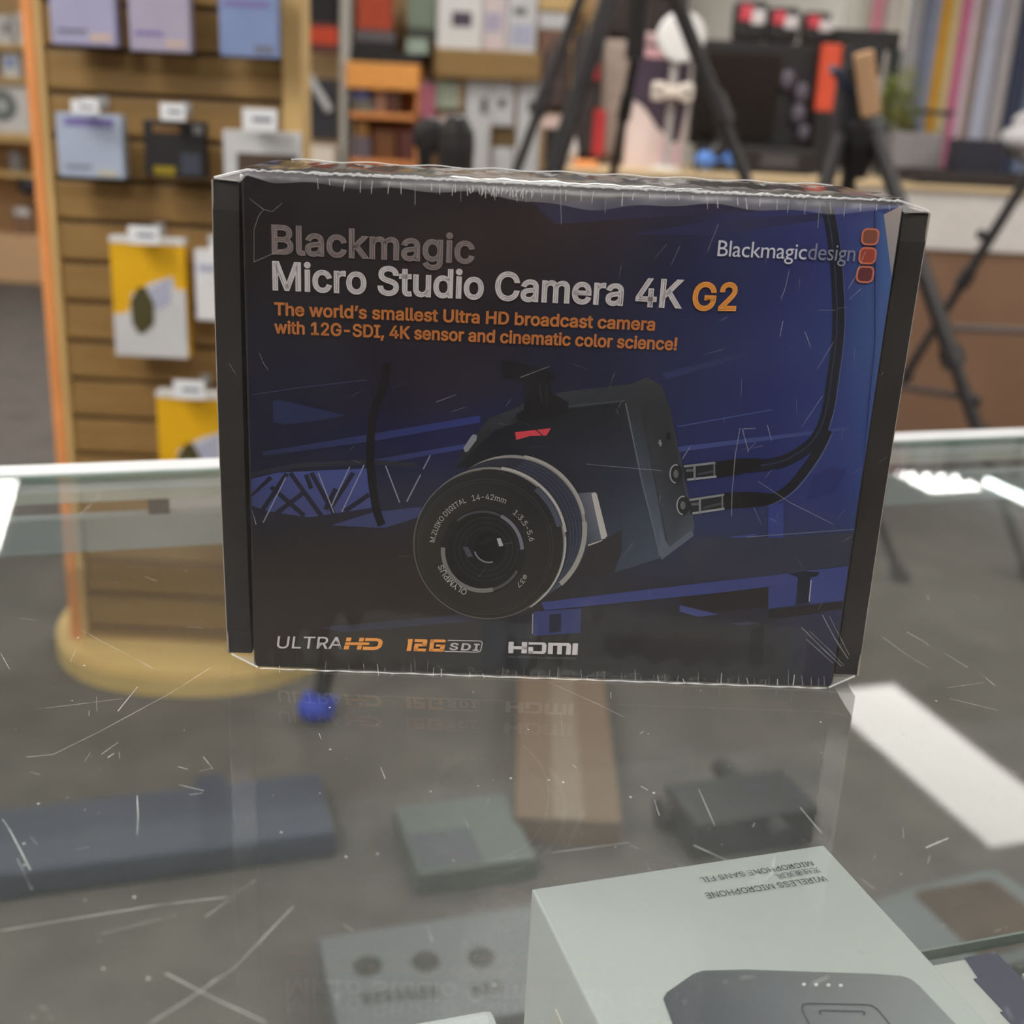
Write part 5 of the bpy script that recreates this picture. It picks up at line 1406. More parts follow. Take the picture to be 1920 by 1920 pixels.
# clip to the panel happens at the end; stage lights and girders behind the camera
fld([(1000, 380), (1320, 352), (1690, 372), (1690, 380), (1330, 400), (1040, 420)], (44, 40, 66))
fld([(1180, 440), (1330, 415), (1540, 400), (1540, 412), (1340, 440)], (40, 40, 74))
fld(z3((340, 285), (370, 272), (520, 305), (760, 362), (600, 392), (430, 414), (345, 402)), (31, 38, 74))
line([(472, 740), (560, 727), (689, 712)], 2, (44, 48, 76))
fld([(492, 847), (700, 813), (900, 779), (900, 792), (700, 827), (495, 855)], [(34, 40, 76), (36, 44, 90), (34, 44, 108), (34, 44, 108), (36, 44, 90), (36, 38, 60)])
fld([(640, 872), (892, 829), (892, 838), (700, 872)], [(44, 46, 70), (40, 52, 112), (40, 52, 112), (44, 46, 80)])
fld([(1250, 840), (1590, 800), (1590, 806), (1250, 850)], (56, 66, 118))
line([(1270, 800), (1330, 789), (1540, 752)], 2, (62, 72, 122))
fld([(1445, 690), (1560, 672), (1560, 760), (1450, 775)], [(33, 42, 92), (40, 52, 106), (40, 52, 106), (34, 42, 94)])
fld([(1240, 700), (1400, 660), (1400, 668), (1250, 712)], (38, 44, 86))
fld([(470, 898), (520, 886), (690, 878), (697, 952), (580, 970), (500, 958), (470, 948)], [(52, 58, 104), (56, 66, 120), (58, 68, 124), (58, 64, 112), (56, 62, 110), (54, 58, 100), (50, 54, 92)])
fld([(700, 960), (790, 950), (790, 968), (720, 990), (620, 985)], (52, 56, 96))
for a, b_ in (((205, 820), (330, 715)), ((270, 920), (420, 695)), ((330, 770), (520, 935)), ((350, 930), (520, 800)), ((440, 690), (620, 940)), ((560, 690), (690, 925)), ((670, 890), (800, 690)), ((750, 910), (890, 815)), ((530, 700), (560, 780)), ((640, 900), (700, 780))):
    line(z3(a, b_), 8.5, (30, 29, 44))
for a, b_ in (((415, 715), (285, 975)), ((600, 690), (690, 920)), ((780, 655), (675, 880)), ((862, 645), (735, 912)), ((985, 650), (1065, 860)), ((1240, 590), (1200, 668)), ((1185, 700), (1105, 855)), ((205, 900), (245, 985))):
    line(z3(a, b_), 2.2, (122, 126, 146))
line([(470, 890), (560, 872), (690, 866), (780, 872)], 9, (38, 39, 50))
# lower rails
fld(z3((600, 1575), (1500, 1490), (1500, 1535), (750, 1600)), (52, 50, 64))
fld([(1015, 1129), (1340, 1090), (1590, 1061), (1588, 1082), (1340, 1112), (1021, 1144)], (54, 61, 112))
fld([(1340, 1112), (1440, 1100), (1440, 1140), (1275, 1150), (1275, 1120)], (40, 35, 38))
fld(z5((770, 1283), (945, 1252), (930, 1390), (770, 1412)), (50, 58, 108))
fld(z5((1080, 1185), (1250, 1160), (1222, 1360), (1015, 1382), (1024, 1235)), (54, 62, 116))
fld(z5((890, 1202), (985, 1186), (1080, 1192), (1060, 1216), (1022, 1224), (1010, 1372), (944, 1382), (946, 1222)), (30, 31, 44))
line(z5((1026, 1240), (1014, 1368)), 2, (150, 152, 172))
fld(z5((240, 1390), (470, 1445), (350, 1460), (235, 1428)), (64, 68, 118))
fld(z5((540, 1500), (640, 1485), (720, 1498), (600, 1512)), (60, 58, 76))
fld(z5((770, 1420), (1215, 1368), (1212, 1412), (900, 1462), (770, 1472)), (38, 34, 37))
fld(z5((660, 1545), (745, 1500), (735, 1740), (660, 1745)), (36, 32, 34))
fld([(1000, 1146), (1090, 1140), (1088, 1186), (1000, 1192)], (52, 56, 100))
fld([(1030, 1152), (1052, 1150), (1052, 1184), (1030, 1186)], (36, 36, 54))
line([(999, 1150), (998, 1188)], 2, (130, 130, 150))
fld([(905, 1160), (990, 1150), (985, 1255), (905, 1255)], (36, 35, 42))
fld(z5((540, 980), (700, 960), (640, 1020), (590, 1060), (560, 1050)), (52, 62, 118))
fld(z5((770, 790), (860, 775), (860, 990), (820, 1075), (765, 1078)), (46, 58, 116))
line(z5((640, 980), (1000, 955), (1290, 935)), 2, (88, 92, 118))
fld(z5((330, 985), (860, 985), (1280, 950), (1270, 1150), (760, 1215), (330, 1260), (240, 1080)), [(50, 52, 66), (48, 50, 66), (52, 54, 66), (48, 50, 66), (44, 45, 62), (44, 44, 58), (46, 48, 62)])
fld(z5((1040, 620), (1130, 560), (1230, 580), (1180, 700), (1000, 760)), (38, 46, 96))
# left cable
line(smooth([(725, 680), (719, 728), (702, 768), (696, 808), (694, 857), (698, 906), (706, 955), (716, 984)], 6), 15, (16, 15, 20))
# right cables
c1 = smooth([(1400, 875), (1450, 869), (1481, 859), (1519, 834), (1541, 803), (1553, 762), (1560, 716), (1570, 640), (1572, 580), (1567, 490), (1558, 420), (1544, 366)], 6)
c2 = smooth([(1360, 945), (1400, 942), (1440, 938), (1480, 915), (1515, 873), (1538, 836), (1552, 806)], 6)
line([(x + 11, y + 3) for x, y in c1], 3, (74, 84, 122))
line([(x + 8, y + 6) for x, y in c2], 3, (74, 84, 122))
line(c1, 22, (26, 29, 40)); line([(x - 3, y) for x, y in c1], 2, (44, 52, 76))
line(c2, 17, (27, 28, 36))
# camera body
fld(z4((360, 700), (410, 600), (480, 500), (560, 400), (740, 330), (800, 285), (1000, 240), (1420, 190), (1510, 150), (1600, 195), (1420, 300), (1060, 340), (740, 420), (600, 470)),
    [(30, 33, 38), (30, 33, 38), (32, 36, 42), (36, 40, 46), (42, 46, 54), (44, 48, 56), (46, 50, 58), (44, 48, 54), (52, 54, 60), (42, 44, 50), (40, 44, 50), (44, 48, 56), (34, 37, 42), (30, 33, 38)])
fld(z4((370, 690), (470, 590), (600, 480), (740, 420), (1060, 335), (1385, 298), (1470, 760), (1590, 1235), (1300, 1330), (1090, 1362), (1000, 900), (700, 700)),
    [(18, 22, 30), (14, 18, 26), (14, 18, 27), (15, 20, 30), (19, 23, 30), (26, 30, 36), (44, 48, 62), (60, 68, 86), (54, 60, 76), (44, 46, 58), (34, 36, 46), (20, 24, 32)])
fld(z4((1385, 298), (1600, 192), (1650, 330), (1735, 720), (1800, 1040), (1790, 1100), (1600, 1246), (1470, 760)), [(40, 43, 49), (46, 48, 52), (40, 43, 46), (44, 48, 54), (62, 68, 80), (70, 76, 90), (78, 86, 102), (48, 52, 62)])
fld(z4((1475, 345), (1500, 305), (1610, 262), (1660, 430), (1740, 830), (1785, 1040), (1775, 1065), (1650, 1168), (1625, 1130)), [(34, 36, 40), (38, 40, 44), (42, 44, 47), (42, 44, 48), (44, 47, 52), (66, 70, 80), (68, 74, 84), (60, 64, 74), (42, 44, 50)])
fld(z4((1590, 1050), (1625, 1130), (1650, 1170), (1780, 1068), (1795, 1100), (1600, 1246), (1588, 1200)), (82, 88, 100))
line(z4((1385, 305), (1480, 760), (1592, 1225)), 2.5, (88, 92, 102))
line(z4((1040, 325), (1240, 305), (1385, 290)), 2, (60, 66, 74))
fld(z4((640, 60), (700, 50), (940, 120), (968, 165), (850, 182), (935, 182), (945, 245), (1045, 300), (1040, 345), (955, 400), (740, 420), (728, 372), (775, 345), (778, 175), (650, 150)), (16, 17, 23))
line(z4((870, 190), (880, 300)), 3, (36, 38, 46)); line(z4((910, 190), (915, 330)), 2, (32, 34, 42))
fld(z4((722, 480), (938, 456), (910, 500), (815, 502), (730, 526)), (190, 58, 70))
fld(z4((412, 575), (462, 500), (475, 492), (494, 500), (490, 528), (440, 595), (422, 600)), (118, 120, 128))
line(z4((760, 575), (900, 560), (1040, 600)), 2, (34, 38, 48)); ring(934, 900, 118, 2, (30, 34, 44), 20, 100)
# BNC plugs
for (cx, cy), (bx0, by0, bx1, by1), sl in (((1267, 888), (1282, 886, 1343, 880), (1343, 880, 1425, 868)), ((1280, 947), (1292, 949, 1358, 940), (1358, 938, 1446, 934))):
    fld([(cx + 13 * math.cos(a * .3142), cy + 19 * math.sin(a * .3142)) for a in range(20)], (34, 35, 38))
    line([(cx + 11 * math.cos(a * .3142), cy + 17 * math.sin(a * .3142)) for a in range(5, 17)], 2.4, (142, 142, 146))
    fld([(cx + 5 * math.cos(a * .628), cy + 8 * math.sin(a * .628)) for a in range(10)], (88, 90, 92))
    line([(bx0, by0), (bx1, by1)], 30, (34, 35, 40))
    line([(bx0, by0 - 12), (bx1, by1 - 13)], 4, (122, 124, 130)); line([(bx0 + 6, by0 + 13), (bx1, by1 + 13)], 4, (136, 138, 142))
    line([(bx0 + 20, by0 - 14), (bx0 + 20, by0 + 14)], 4, (112, 113, 118)); line([(bx0 + 4, by0 - 4), (bx0 + 18, by0 - 5)], 5, (84, 86, 92)); line([(bx1 - 4, by1 - 12), (bx1 - 4, by1 + 12)], 3, (98, 99, 104))
    line([(bx0 + 26, by0 + 3), (bx1 - 6, by1 + 3)], 4, (60, 62, 70))
    x0, y0, x1, y1 = sl
    line([(x0, y0), ((x0 + x1) / 2, (y0 + y1) / 2), (x1, y1)], [30, 29, 19], (24, 25, 28))
fld([(1253 + 5 * math.cos(a * .628), 817 + 8 * math.sin(a * .628)) for a in range(10)], (20, 21, 24))
line([(1237, 824), (1238, 836)], 3.5, (120, 122, 124)); line([(1234, 829), (1241, 831)], 3, (120, 122, 124))
# lens mount block, grip
fld(z4((1085, 848), (1190, 838), (1205, 845), (1262, 1110), (1160, 1155), (1130, 1150)), [(70, 72, 84), (96, 98, 110), (100, 102, 112), (86, 90, 104), (60, 64, 76), (56, 60, 72)])
fld(z4((1180, 850), (1198, 838), (1212, 848), (1275, 1100), (1262, 1116), (1240, 1122)), (168, 164, 160))
line(z4((1160, 1158), (1245, 1128)), 2.6, (164, 160, 156))
fld(z4((1160, 1165), (1270, 1120), (1362, 1062), (1362, 1190), (1315, 1322), (1200, 1345), (1080, 1350)), (43, 40, 43))
# lens barrel, from the mount to the front ring
def L4(x, y): return (740 + x / 3.2, 660 + y / 3.2)
for (cx, cy, r, c) in ((702, 1062, 446, (132, 127, 124)), (692, 1070, 438, (52, 54, 66)), (674, 1080, 446, (40, 42, 54))):
    fld(circ(*L4(cx, cy), r / 3.2), c)
for k in range(9):
    t_ = k / 8
    ring(*L4(674 - 76 * t_, 1080 + 50 * t_), (446 + 2 * t_) / 3.2, 1.3, (66, 70, 86) if k % 2 else (50, 53, 68), -60, 75)
ring(*L4(700, 1062), 444 / 3.2, 5, (150, 146, 142), 12, 80); ring(*L4(700, 1062), 440 / 3.2, 9, (142, 140, 134), -48, 6)
fld(circ(*L4(576, 1140), 452 / 3.2), (120, 117, 114))
ring(*L4(578, 1140), 450 / 3.2, 5, (160, 156, 152), 8, 82); ring(*L4(574, 1144), 450 / 3.2, 3, (162, 160, 156), -58, 5)
fld(circ(*L4(562, 1150), 450 / 3.2), [(34, 34, 37) if 30 < a < 170 else (42, 39, 36) for a in range(0, 360, 6)][:64] + [(38, 36, 36)] * 4)
ring(*L4(562, 1150), 447 / 3.2, 2, (92, 90, 86), 95, 320)
ring(*L4(566, 1150), 437 / 3.2, 12, (58, 61, 74), 14, 50)
for k in range(26):
    a = math.radians(15 + k * 1.35)
    cx, cy = L4(566, 1150)
    line([(cx + 131 * math.cos(a), cy - 131 * math.sin(a)), (cx + 140 * math.cos(a), cy - 140 * math.sin(a))], .9, (92, 96, 112))
for r, c in ((405, (56, 55, 54)), (388, (50, 49, 48))):
    ring(*L4(545, 1165), r / 3.2, 1.4, c)
fld(circ(*L4(530, 1192), 256 / 3.2), (29, 28, 29))
ring(*L4(528, 1190), 236 / 3.2, 7, (104, 104, 116), 2, 62); ring(*L4(528, 1190), 236 / 3.2, 4, (62, 62, 70), 62, 130)
ring(*L4(528, 1190), 238 / 3.2, 8, (108, 106, 102), 175, 285); ring(*L4(528, 1190), 238 / 3.2, 5, (72, 72, 74), 285, 330)
fld(circ(*L4(535, 1185), 218 / 3.2), (24, 24, 26))
for r in (190, 160, 128):
    ring(*L4(548, 1180), r / 3.2, 1.3, (42, 43, 46))
fld(circ(*L4(568, 1170), 92 / 3.2), (14, 15, 18))
ring(*L4(566, 1170), 88 / 3.2, 2.5, (120, 120, 124), 195, 285)
fld(z4((612, 1116), (634, 1112), (652, 1158), (628, 1164)), (156, 156, 160))
fld(z4((408, 1165), (440, 1165), (470, 1222), (440, 1228)), (66, 66, 78))
fld(z4((500, 1150), (560, 1100), (600, 1110), (540, 1160)), (24, 25, 30))
# pale wedge drawn over the right end of the front
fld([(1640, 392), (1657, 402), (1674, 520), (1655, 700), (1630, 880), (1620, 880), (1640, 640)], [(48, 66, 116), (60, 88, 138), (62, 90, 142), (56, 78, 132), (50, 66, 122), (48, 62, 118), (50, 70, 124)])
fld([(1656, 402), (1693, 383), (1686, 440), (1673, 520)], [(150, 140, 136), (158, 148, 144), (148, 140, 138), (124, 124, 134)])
# rounded-square emblem
def rrect(cx, cy, w_, h_, sk, r_=.32, n=5):
    out = []
    for (sx, sy, a0) in ((1, -1, 0), (-1, -1, 90), (-1, 1, 180), (1, 1, 270)):
        for k in range(n + 1):
            a = math.radians(a0 + 90 * k / n)
            ux = sx * (w_ / 2 - r_ * w_) + r_ * w_ * math.cos(a); uy = sy * (h_ / 2 - r_ * h_) - r_ * h_ * math.sin(a)
            out.append((cx + ux - sk * uy, cy + uy + .04 * ux))
    return out
for cx, cy, c in ((1630.5, 443.5, (116, 68, 54)), (1625.5, 479, (142, 62, 48)), (1621, 514, (92, 42, 48))):
    fld(rrect(cx, cy, 33, 32, .13), (182, 104, 82)); fld(rrect(cx, cy, 26.5, 25.5, .13, .3), c)
# clip the ink to the panel
for k, q in enumerate(art.v):
    art.v[k] = Vector((max(-PW2 + .0009, min(PW2 - .0009, q.x)), q.y, max(.0012, min(BH - .001, q.z))))
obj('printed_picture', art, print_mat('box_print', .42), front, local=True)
ART_Y = -.00004 - LAYER[0] * .0000045


def lettering(name, items, m):
    mb = MB()
    for s, f_, a, b_, c, trk, sh in items:
        P0, P1, P2 = face(*a), face(*b_), face(*c)
        h_ = P2.z - P0.z
        text_on(mb, s, f_, P0, P1, h_, (0, 0, 1), (0, ART_Y - .00008, 0), None, 0, trk, sh)
    return obj(name, mb, m, front, local=True)


def inkmat(name, c, k=None):
    return mat(name, ink(c, k), .42, noise=.02, nscale=60)


o = lettering('maker_title', [('Blackmagic', 'B', (510.5, 474), (889.5, 492.5), (510.5, 422.5), 0, 0)], inkmat('taupe_ink', (124, 112, 110)))
o['label'] = 'grey-brown title line'
o = lettering('model_title', [('Micro Studio Camera 4K', 'B', (512, 541.5), (1278, 576), (512, 491), 0, 0)], inkmat('white_ink', (196, 190, 193)))
o['label'] = 'white title line'
o = lettering('series_title', [('G2', 'B', (1296, 579.5), (1379, 580.5), (1296, 530), 0, 0)], inkmat('orange_ink', (226, 148, 62)))
o['label'] = 'orange title letters'
o = lettering('slogan', [('The world’s smallest Ultra HD broadcast camera', 'B', (515, 589.5), (1227, 618.5), (515, 567), 0, 0),
                         ('with 12G-SDI, 4K sensor and cinematic color science!', 'B', (515, 623.5), (1268, 655.5), (515, 601), 0, 0)], inkmat('dark_orange_ink', (192, 116, 56)))
o['label'] = 'orange slogan in two lines'
lettering('logo_word', [('Blackmagic', 'G', (1344, 479.5), (1510, 486), (1344, 450), -.02, 0)], inkmat('pale_ink', (186, 188, 200)))
lettering('logo_word', [('design', 'G', (1513, 486), (1601, 489.5), (1513, 455), -.02, 0)], inkmat('greyblue_ink', (116, 120, 140)))
# lens lettering on an arc
mb = MB()
def arc_text(s, cx, cy, r, a0, a1, h_):
    gl, lo, hi = layout(s, 'R')
    sc = h_ / CAP
    for x, vs, ts in gl:
        i = len(mb.v)
        for px, py in vs:
            a = math.radians(a0 + (a1 - a0) * ((x + px - lo) / (hi - lo)))
            rr = r + py * sc
            q = face(cx + rr * math.cos(a), cy - rr * math.sin(a))
            mb.v.append(Vector((q.x, ART_Y - .00008, q.z)))
        for t_ in ts:
            mb.f.append([i + k for k in t_]); mb.mi.append(0); mb.col.append(None)
cx, cy = L4(540, 1180)
arc_text('M.ZUIKO DIGITAL', cx, cy, 315 / 3.2 - 4, 172, 111, 9.5)
arc_text('14-42mm', cx, cy, 312 / 3.2 - 4, 104, 66, 10.5)
arc_text('1:3.5-5.6', cx, cy, 285 / 3.2 - 4, 52, 10, 10)
arc_text('ø37', cx, cy, 300 / 3.2 - 6, -32, -48, 9)
arc_text('OLYMPUS', cx, cy, 278 / 3.2 - 4, -113, -160, 10.5)
obj('lens_lettering', mb, inkmat('lens_ink', (158, 156, 156)), front, local=True)
# standard marks along the lower edge
lettering('format_mark', [('ULTRA', 'R', (519, 1213.5), (641, 1215), (519, 1191.5), .0, .12)], inkmat('white_ink', (196, 190, 193)))
mb = MB()
def mk(pts):
    P = [face(x, y) for x, y in pts]
    P = [Vector((q.x, ART_Y - .00008, q.z)) for q in P]
    a = sum(P[i].x * P[(i + 1) % len(P)].z - P[(i + 1) % len(P)].x * P[i].z for i in range(len(P)))
    if a < 0:
        P.reverse()
    mb.face(P)
def m5(*p): return [(520 + x / 4.8, 1180 + y / 4.8) for x, y in p]
# HD
mk(m5((627, 66), (670, 66), (662, 100), (618, 100))); mk(m5((742, 68), (784, 68), (776, 102), (735, 102)))
mk(m5((615, 108), (832, 110), (826, 134), (608, 132))); mk(m5((606, 138), (652, 138), (644, 172), (598, 172))); mk(m5((724, 138), (764, 138), (756, 174), (716, 174)))
mk(m5((796, 70), (900, 72), (900, 98), (788, 97))); mk(m5((900, 72), (930, 78), (950, 98), (948, 125), (935, 152), (905, 172), (870, 178), (872, 150), (900, 142), (910, 125), (912, 108), (900, 98)))
mk(m5((774, 146), (872, 150), (870, 178), (768, 177)))
# 12G
mk(m5((1180, 78), (1222, 78), (1204, 186), (1164, 186), (1180, 100), (1174, 100)))
mk(m5((1240, 80), (1345, 82), (1352, 95), (1349, 108), (1236, 106))); mk(m5((1310, 107), (1349, 108), (1344, 140), (1302, 140))); mk(m5((1240, 120), (1346, 122), (1340, 145), (1232, 145))); mk(m5((1232, 143), (1270, 145), (1264, 188), (1226, 188))); mk(m5((1228, 164), (1340, 166), (1336, 190), (1226, 188)))
mk(m5((1385, 82), (1505, 84), (1516, 92), (1514, 108), (1380, 108))); mk(m5((1378, 84), (1414, 84), (1402, 190), (1366, 188))); mk(m5((1366, 166), (1500, 168), (1492, 192), (1366, 190))); mk(m5((1470, 128), (1510, 129), (1500, 185), (1462, 184))); mk(m5((1430, 128), (1512, 129), (1508, 148), (1427, 147)))
o = obj('format_mark', mb, inkmat('orange_ink', (226, 148, 62)), front, local=True); o['label'] = 'orange high-definition and 12G marks'
mb = MB()
def stroke(pts, w_):
    for (x0, y0), (x1, y1) in zip(pts, pts[1:]):
        d = math.hypot(x1 - x0, y1 - y0); nx_, ny_ = -(y1 - y0) / d * w_ / 2, (x1 - x0) / d * w_ / 2
        mk([(x0 + nx_, y0 + ny_), (x1 + nx_, y1 + ny_), (x1 - nx_, y1 - ny_), (x0 - nx_, y0 - ny_)])
stroke(m5((1535, 91), (1825, 97), (1842, 106), (1844, 120), (1830, 182), (1818, 194), (1800, 197), (1505, 190)), 1.5)
def m6(*p): return [(930 + x / 9.6, 1180 + y / 9.6) for x, y in p]
for q in (((230, 208), (322, 208), (316, 285), (224, 285)), ((224, 335), (314, 335), (310, 412), (222, 412)), ((222, 284), (556, 290), (552, 345), (220, 340)), ((466, 212), (560, 214), (552, 416), (456, 414)),
          ((588, 216), (860, 220), (890, 232), (906, 262), (584, 258)), ((830, 258), (908, 262), (898, 380), (885, 408), (855, 424), (820, 424)), ((582, 300), (668, 302), (662, 422), (578, 418)), ((578, 376), (830, 380), (826, 424), (576, 418)),
          ((940, 224), (1300, 230), (1336, 245), (1352, 282), (936, 276)), ((938, 270), (1024, 272), (1018, 428), (930, 424)), ((1104, 272), (1188, 274), (1180, 434), (1096, 432)), ((1268, 270), (1352, 275), (1340, 440), (1254, 438)), ((1380, 236), (1474, 238), (1462, 444), (1366, 442))):
    mk(m6(*q))
obj('format_mark', mb, inkmat('white_ink', (196, 190, 193)), front, local=True)
lettering('format_mark', [('SDI', 'B', (842, 1216.5), (897, 1218.5), (842, 1204), .10, .12)], inkmat('white_ink', (196, 190, 193)))
lettering('format_mark', [('HIGH DEFINITION MULTIMEDIA INTERFACE', 'R', (953, 1231.5), (1080, 1234.5), (953, 1228), 0, 0)], inkmat('dim_ink', (96, 92, 92)))

# ---- clear shrink film with its seams and creases
filmm = clear_mat('shrink_film', .04, .06, haze=.01, hscale=18, bump=.18, bscale=14, bstretch=(1, 1, .35))
lipm = clear_mat('shrink_film_edge', .045, .35, haze=.11, hscale=30, hazecol=(.8, .8, .85, 1), bump=.15, bscale=60, bstretch=(1, 1, .3))
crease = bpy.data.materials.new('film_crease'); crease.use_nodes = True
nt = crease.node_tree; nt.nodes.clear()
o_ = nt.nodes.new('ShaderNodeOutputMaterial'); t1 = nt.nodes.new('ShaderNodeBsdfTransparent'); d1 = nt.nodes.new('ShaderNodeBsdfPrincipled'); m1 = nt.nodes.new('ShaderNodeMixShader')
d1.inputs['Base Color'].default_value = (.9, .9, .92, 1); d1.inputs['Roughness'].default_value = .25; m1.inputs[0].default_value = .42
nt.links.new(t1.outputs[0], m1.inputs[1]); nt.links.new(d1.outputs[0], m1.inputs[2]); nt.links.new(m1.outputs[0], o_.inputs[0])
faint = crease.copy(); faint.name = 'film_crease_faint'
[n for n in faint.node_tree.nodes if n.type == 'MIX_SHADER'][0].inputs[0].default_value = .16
random.seed(5)
mb = MB()
FY0 = -.0016
nx = 120
def lip(x):
    return .0030 + .0046 * math.exp(-((x - .004) / .03) ** 2) + .0022 * math.exp(-((x - .085) / .035) ** 2) + .0006 * math.sin(x * 210) + .001 * math.exp(-((x + .07) / .03) ** 2)
prof = []
for i in range(nx + 1):
    x = -PW2 + 2 * PW2 * i / nx
    e = min(1, (PW2 - abs(x)) / .012)
    L_ = lip(x) * (.35 + .65 * e)
    jit = .00018 * math.sin(i * .7) + .00012 * math.sin(i * 1.9)
    col = [(x, FY0 * .5, .0006), (x, FY0 - .0003 * math.sin(i * .9), .005), (x, FY0, .03), (x, FY0, .09), (x, FY0, .15), (x, FY0, BH - .014), (x, FY0 - .0002, BH - L_), (x, -.0011 + jit, BH - L_ * .5), (x, .0001 + jit, BH + .0004),
           (x, .004, BH + .0012 + jit), (x, .03, BH + .001 + jit * 2), (x, .06, BH + .001 - jit * 2), (x, BD - .001, BH + .0008)]
    prof.append(col)
np_ = len(prof[0])
vs = [p for c in prof for p in c]
fs = [[i * np_ + j, (i + 1) * np_ + j, (i + 1) * np_ + j + 1, i * np_ + j + 1] for i in range(nx) for j in range(np_ - 1)]
mb.faces(vs, fs, 0)
NFILM = len(mb.f)
for i in range(nx):
    for j in (6, 7):
        mb.mi[i * (np_ - 1) + j] = 3
for s in (-1, 1):                  # film stretched over the side flaps
    q = [(s * PW2, FY0, .006), (s * (BW2 + .0003), .0018, BZ0 + .001), (s * (BW2 + .0003), .0018, BH - BZT), (s * PW2, FY0, BH - .006)]
    mb.faces(q, [[0, 1, 2, 3] if s > 0 else [3, 2, 1, 0]], 0)
    mb.faces([(s * (PW2 - .004), .0005, BH + .0005), (s * PW2, FY0, BH - .004), (s * (BW2 + .0002), .0022, BH - BZT + .0006), (s * (BW2 - .001), .02, BH - BZT + .0008), (s * (PW2 - .006), .02, BH + .001)], [[0, 1, 2], [0, 2, 3, 4]], 2)
    mb.faces([(s * (PW2 - .002), FY0 * .6, .0004), (s * PW2, FY0, .006), (s * (BW2 - .002), .002, BZ0 - .0002), (s * (PW2 + .003), .004, .0006)], [[0, 1, 2, 3]], 2)
def onfilm(px, py, d=.00025):
    q = face(px, py); return Vector((q.x, FY0 - d, q.z))
# beaded seam along the top front edge, smooth bead along the bottom
pts, rs = [], []
for i in range(241):
    x = -PW2 + .002 + (2 * PW2 - .004) * i / 240
    edge = abs(i - 120) / 120
    pts.append((x, -.0006 + random.uniform(-.0002, .0002), BH + .0004 + random.uniform(-.00025, .0003)))
    rs.append((.00035 if edge > .8 else .0005) * random.uniform(.55, 1.5))
mb.tube(pts, rs, 1, n=6)
mb.tube([(-PW2 + .003 + (2 * PW2 - .006) * i / 60, FY0 - .0002, .0006 + .00015 * math.sin(i * 1.7)) for i in range(61)], [.00028 * (1 + .5 * math.sin(i * 2.9)) for i in range(61)], 1, n=6)
mb.tube([(-PW2 + .006 + (2 * PW2 - .012) * i / 60, BD - .001, BH + .0012 + .0004 * math.sin(i * .9)) for i in range(61)], .0003, 1, n=6)
for s in (-1, 1):
    mb.tube([(s * (PW2 - .003), 0, BH + .0006), (s * (PW2 + .004), .001, BH - .0012), (s * (BW2 - .001), .0022, BH - BZT + .0008)], .0005, 1, n=6)
    mb.tube([(s * (PW2 - .002), FY0, .001), (s * (PW2 + .004), .001, .0026), (s * (BW2 - .0015), .0024, BZ0)], .0004, 1, n=6)
def wr(pts, w_, mi=1):
    P = [onfilm(x, y) for x, y in pts]
    n_ = len(P)
    for i in range(n_ - 1):
        d = (P[i + 1] - P[i]).normalized(); s = Vector((-d.z, 0, d.x)) * w_ * .000095
        k0 = 1 - abs(2 * i / (n_ - 1) - 1) * .3 if n_ > 2 else 1
        mb.face([P[i] - s * k0, P[i + 1] - s * .6, P[i + 1] + s * .6, P[i] + s * k0], mi)
for x in list(range(595, 1680, 26)) + [850, 872, 893, 905, 918, 932, 945, 958, 972, 985, 999]:
    x += random.uniform(-7, 7)
    y = 327 + (x - 455) * .0462
    L_ = random.uniform(8, 26) if not 840 < x < 1010 else random.uniform(8, 24)
    if random.random() < .2:
        L_ *= 2
    sl = random.uniform(-.25, .2)
    wr([(x, y), (x + sl * L_ * .5, y + L_ * .5), (x + sl * L_ * .7, y + L_)], random.uniform(1.2, 2.6), 1 if L_ < 28 else 2)
for x in range(880, 1000, 9):
    y = 332 + (x - 455) * .046
    wr([(x, y), (x + random.uniform(-5, 4), y + random.uniform(7, 15))], random.uniform(2, 4))
for x in range(500, 1560, 15):
    y = 1257 + (x - 474) * .024
    x += random.uniform(-6, 6)
    L_ = random.uniform(6, 22) * (1.5 if random.random() < .2 else 1)
    wr([(x, y), (x + random.uniform(-4, 4), y - L_)], random.uniform(1.2, 3), 2 if random.random() < .75 else 1)
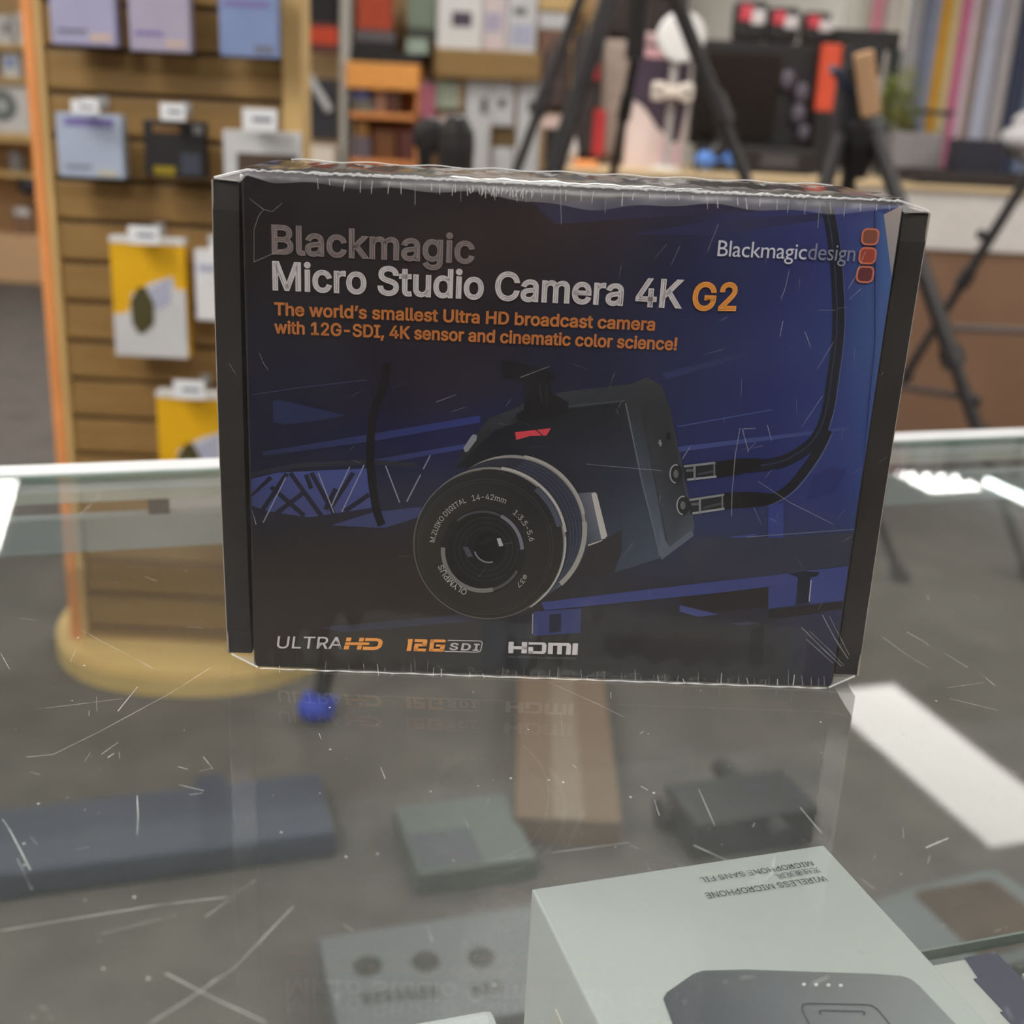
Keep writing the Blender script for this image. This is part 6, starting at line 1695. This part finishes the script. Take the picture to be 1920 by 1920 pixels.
for pts, w_ in (([(1500, 1172), (1540, 1212), (1576, 1246)], 3), ([(1516, 1180), (1550, 1212), (1580, 1244)], 2), ([(1540, 1150), (1562, 1192), (1588, 1232)], 3), ([(1553, 1152), (1575, 1195), (1590, 1225)], 2), ([(1510, 1195), (1560, 1240)], 2),
                ([(478, 490), (478, 430), (486, 405), (496, 392), (512, 396), (531, 380)], 1.5), ([(478, 490), (540, 463)], 1.5), ([(496, 392), (470, 372)], 1.3), ([(488, 660), (496, 680), (505, 692)], 1.6), ([(1386, 800), (1377, 850), (1371, 920), (1370, 966)], 2.2), ([(1390, 802), (1402, 845)], 2),
                ([(1392, 802), (1415, 801)], 2), ([(1437, 795), (1445, 825)], 1.6), ([(1278, 858), (1293, 835)], 2.2), ([(1478, 505), (1470, 540), (1462, 560)], 1.8), ([(1466, 600), (1460, 630)], 2), ([(1507, 620), (1518, 650)], 1.8), ([(1620, 470), (1600, 520), (1588, 540)], 1.8), ([(1612, 540), (1590, 560)], 1.4),
                ([(1560, 640), (1530, 690)], 1.3), ([(975, 706), (1030, 685)], 1.6), ([(818, 752), (855, 738)], 1.6), ([(432, 680), (445, 702)], 1.3), ([(1345, 420), (1325, 470)], 1.2), ([(1240, 880), (1100, 868)], 1.2), ([(1420, 900), (1480, 940), (1560, 980)], 1.5), ([(1540, 740), (1500, 800)], 1.2), ([(1050, 345), (1052, 420)], 2)):
    wr(pts, w_, 2)
random.seed(21)
for k in range(46):
    x, y = random.uniform(1150, 1680), random.uniform(430, 1150)
    a = random.gauss(2.1, .5); L_ = random.uniform(8, 40)
    wr([(x, y), (x + L_ * math.cos(a), y + L_ * math.sin(a))], random.uniform(.5, 1.1), 2)
for k in range(24):
    x, y = random.uniform(470, 1150), random.uniform(640, 1220)
    a = random.gauss(-.3, .6); L_ = random.uniform(8, 34)
    wr([(x, y), (x + L_ * math.cos(a), y + L_ * math.sin(a))], random.uniform(.4, .9), 2)
o = obj('shrink_wrap', mb, [filmm, crease, faint, lipm], box, local=True, smooth=False)
o.data.polygons.foreach_set('use_smooth', [k < NFILM for k in range(len(mb.f))])
o['label'] = 'clear shrink film with creases and crimped seam'
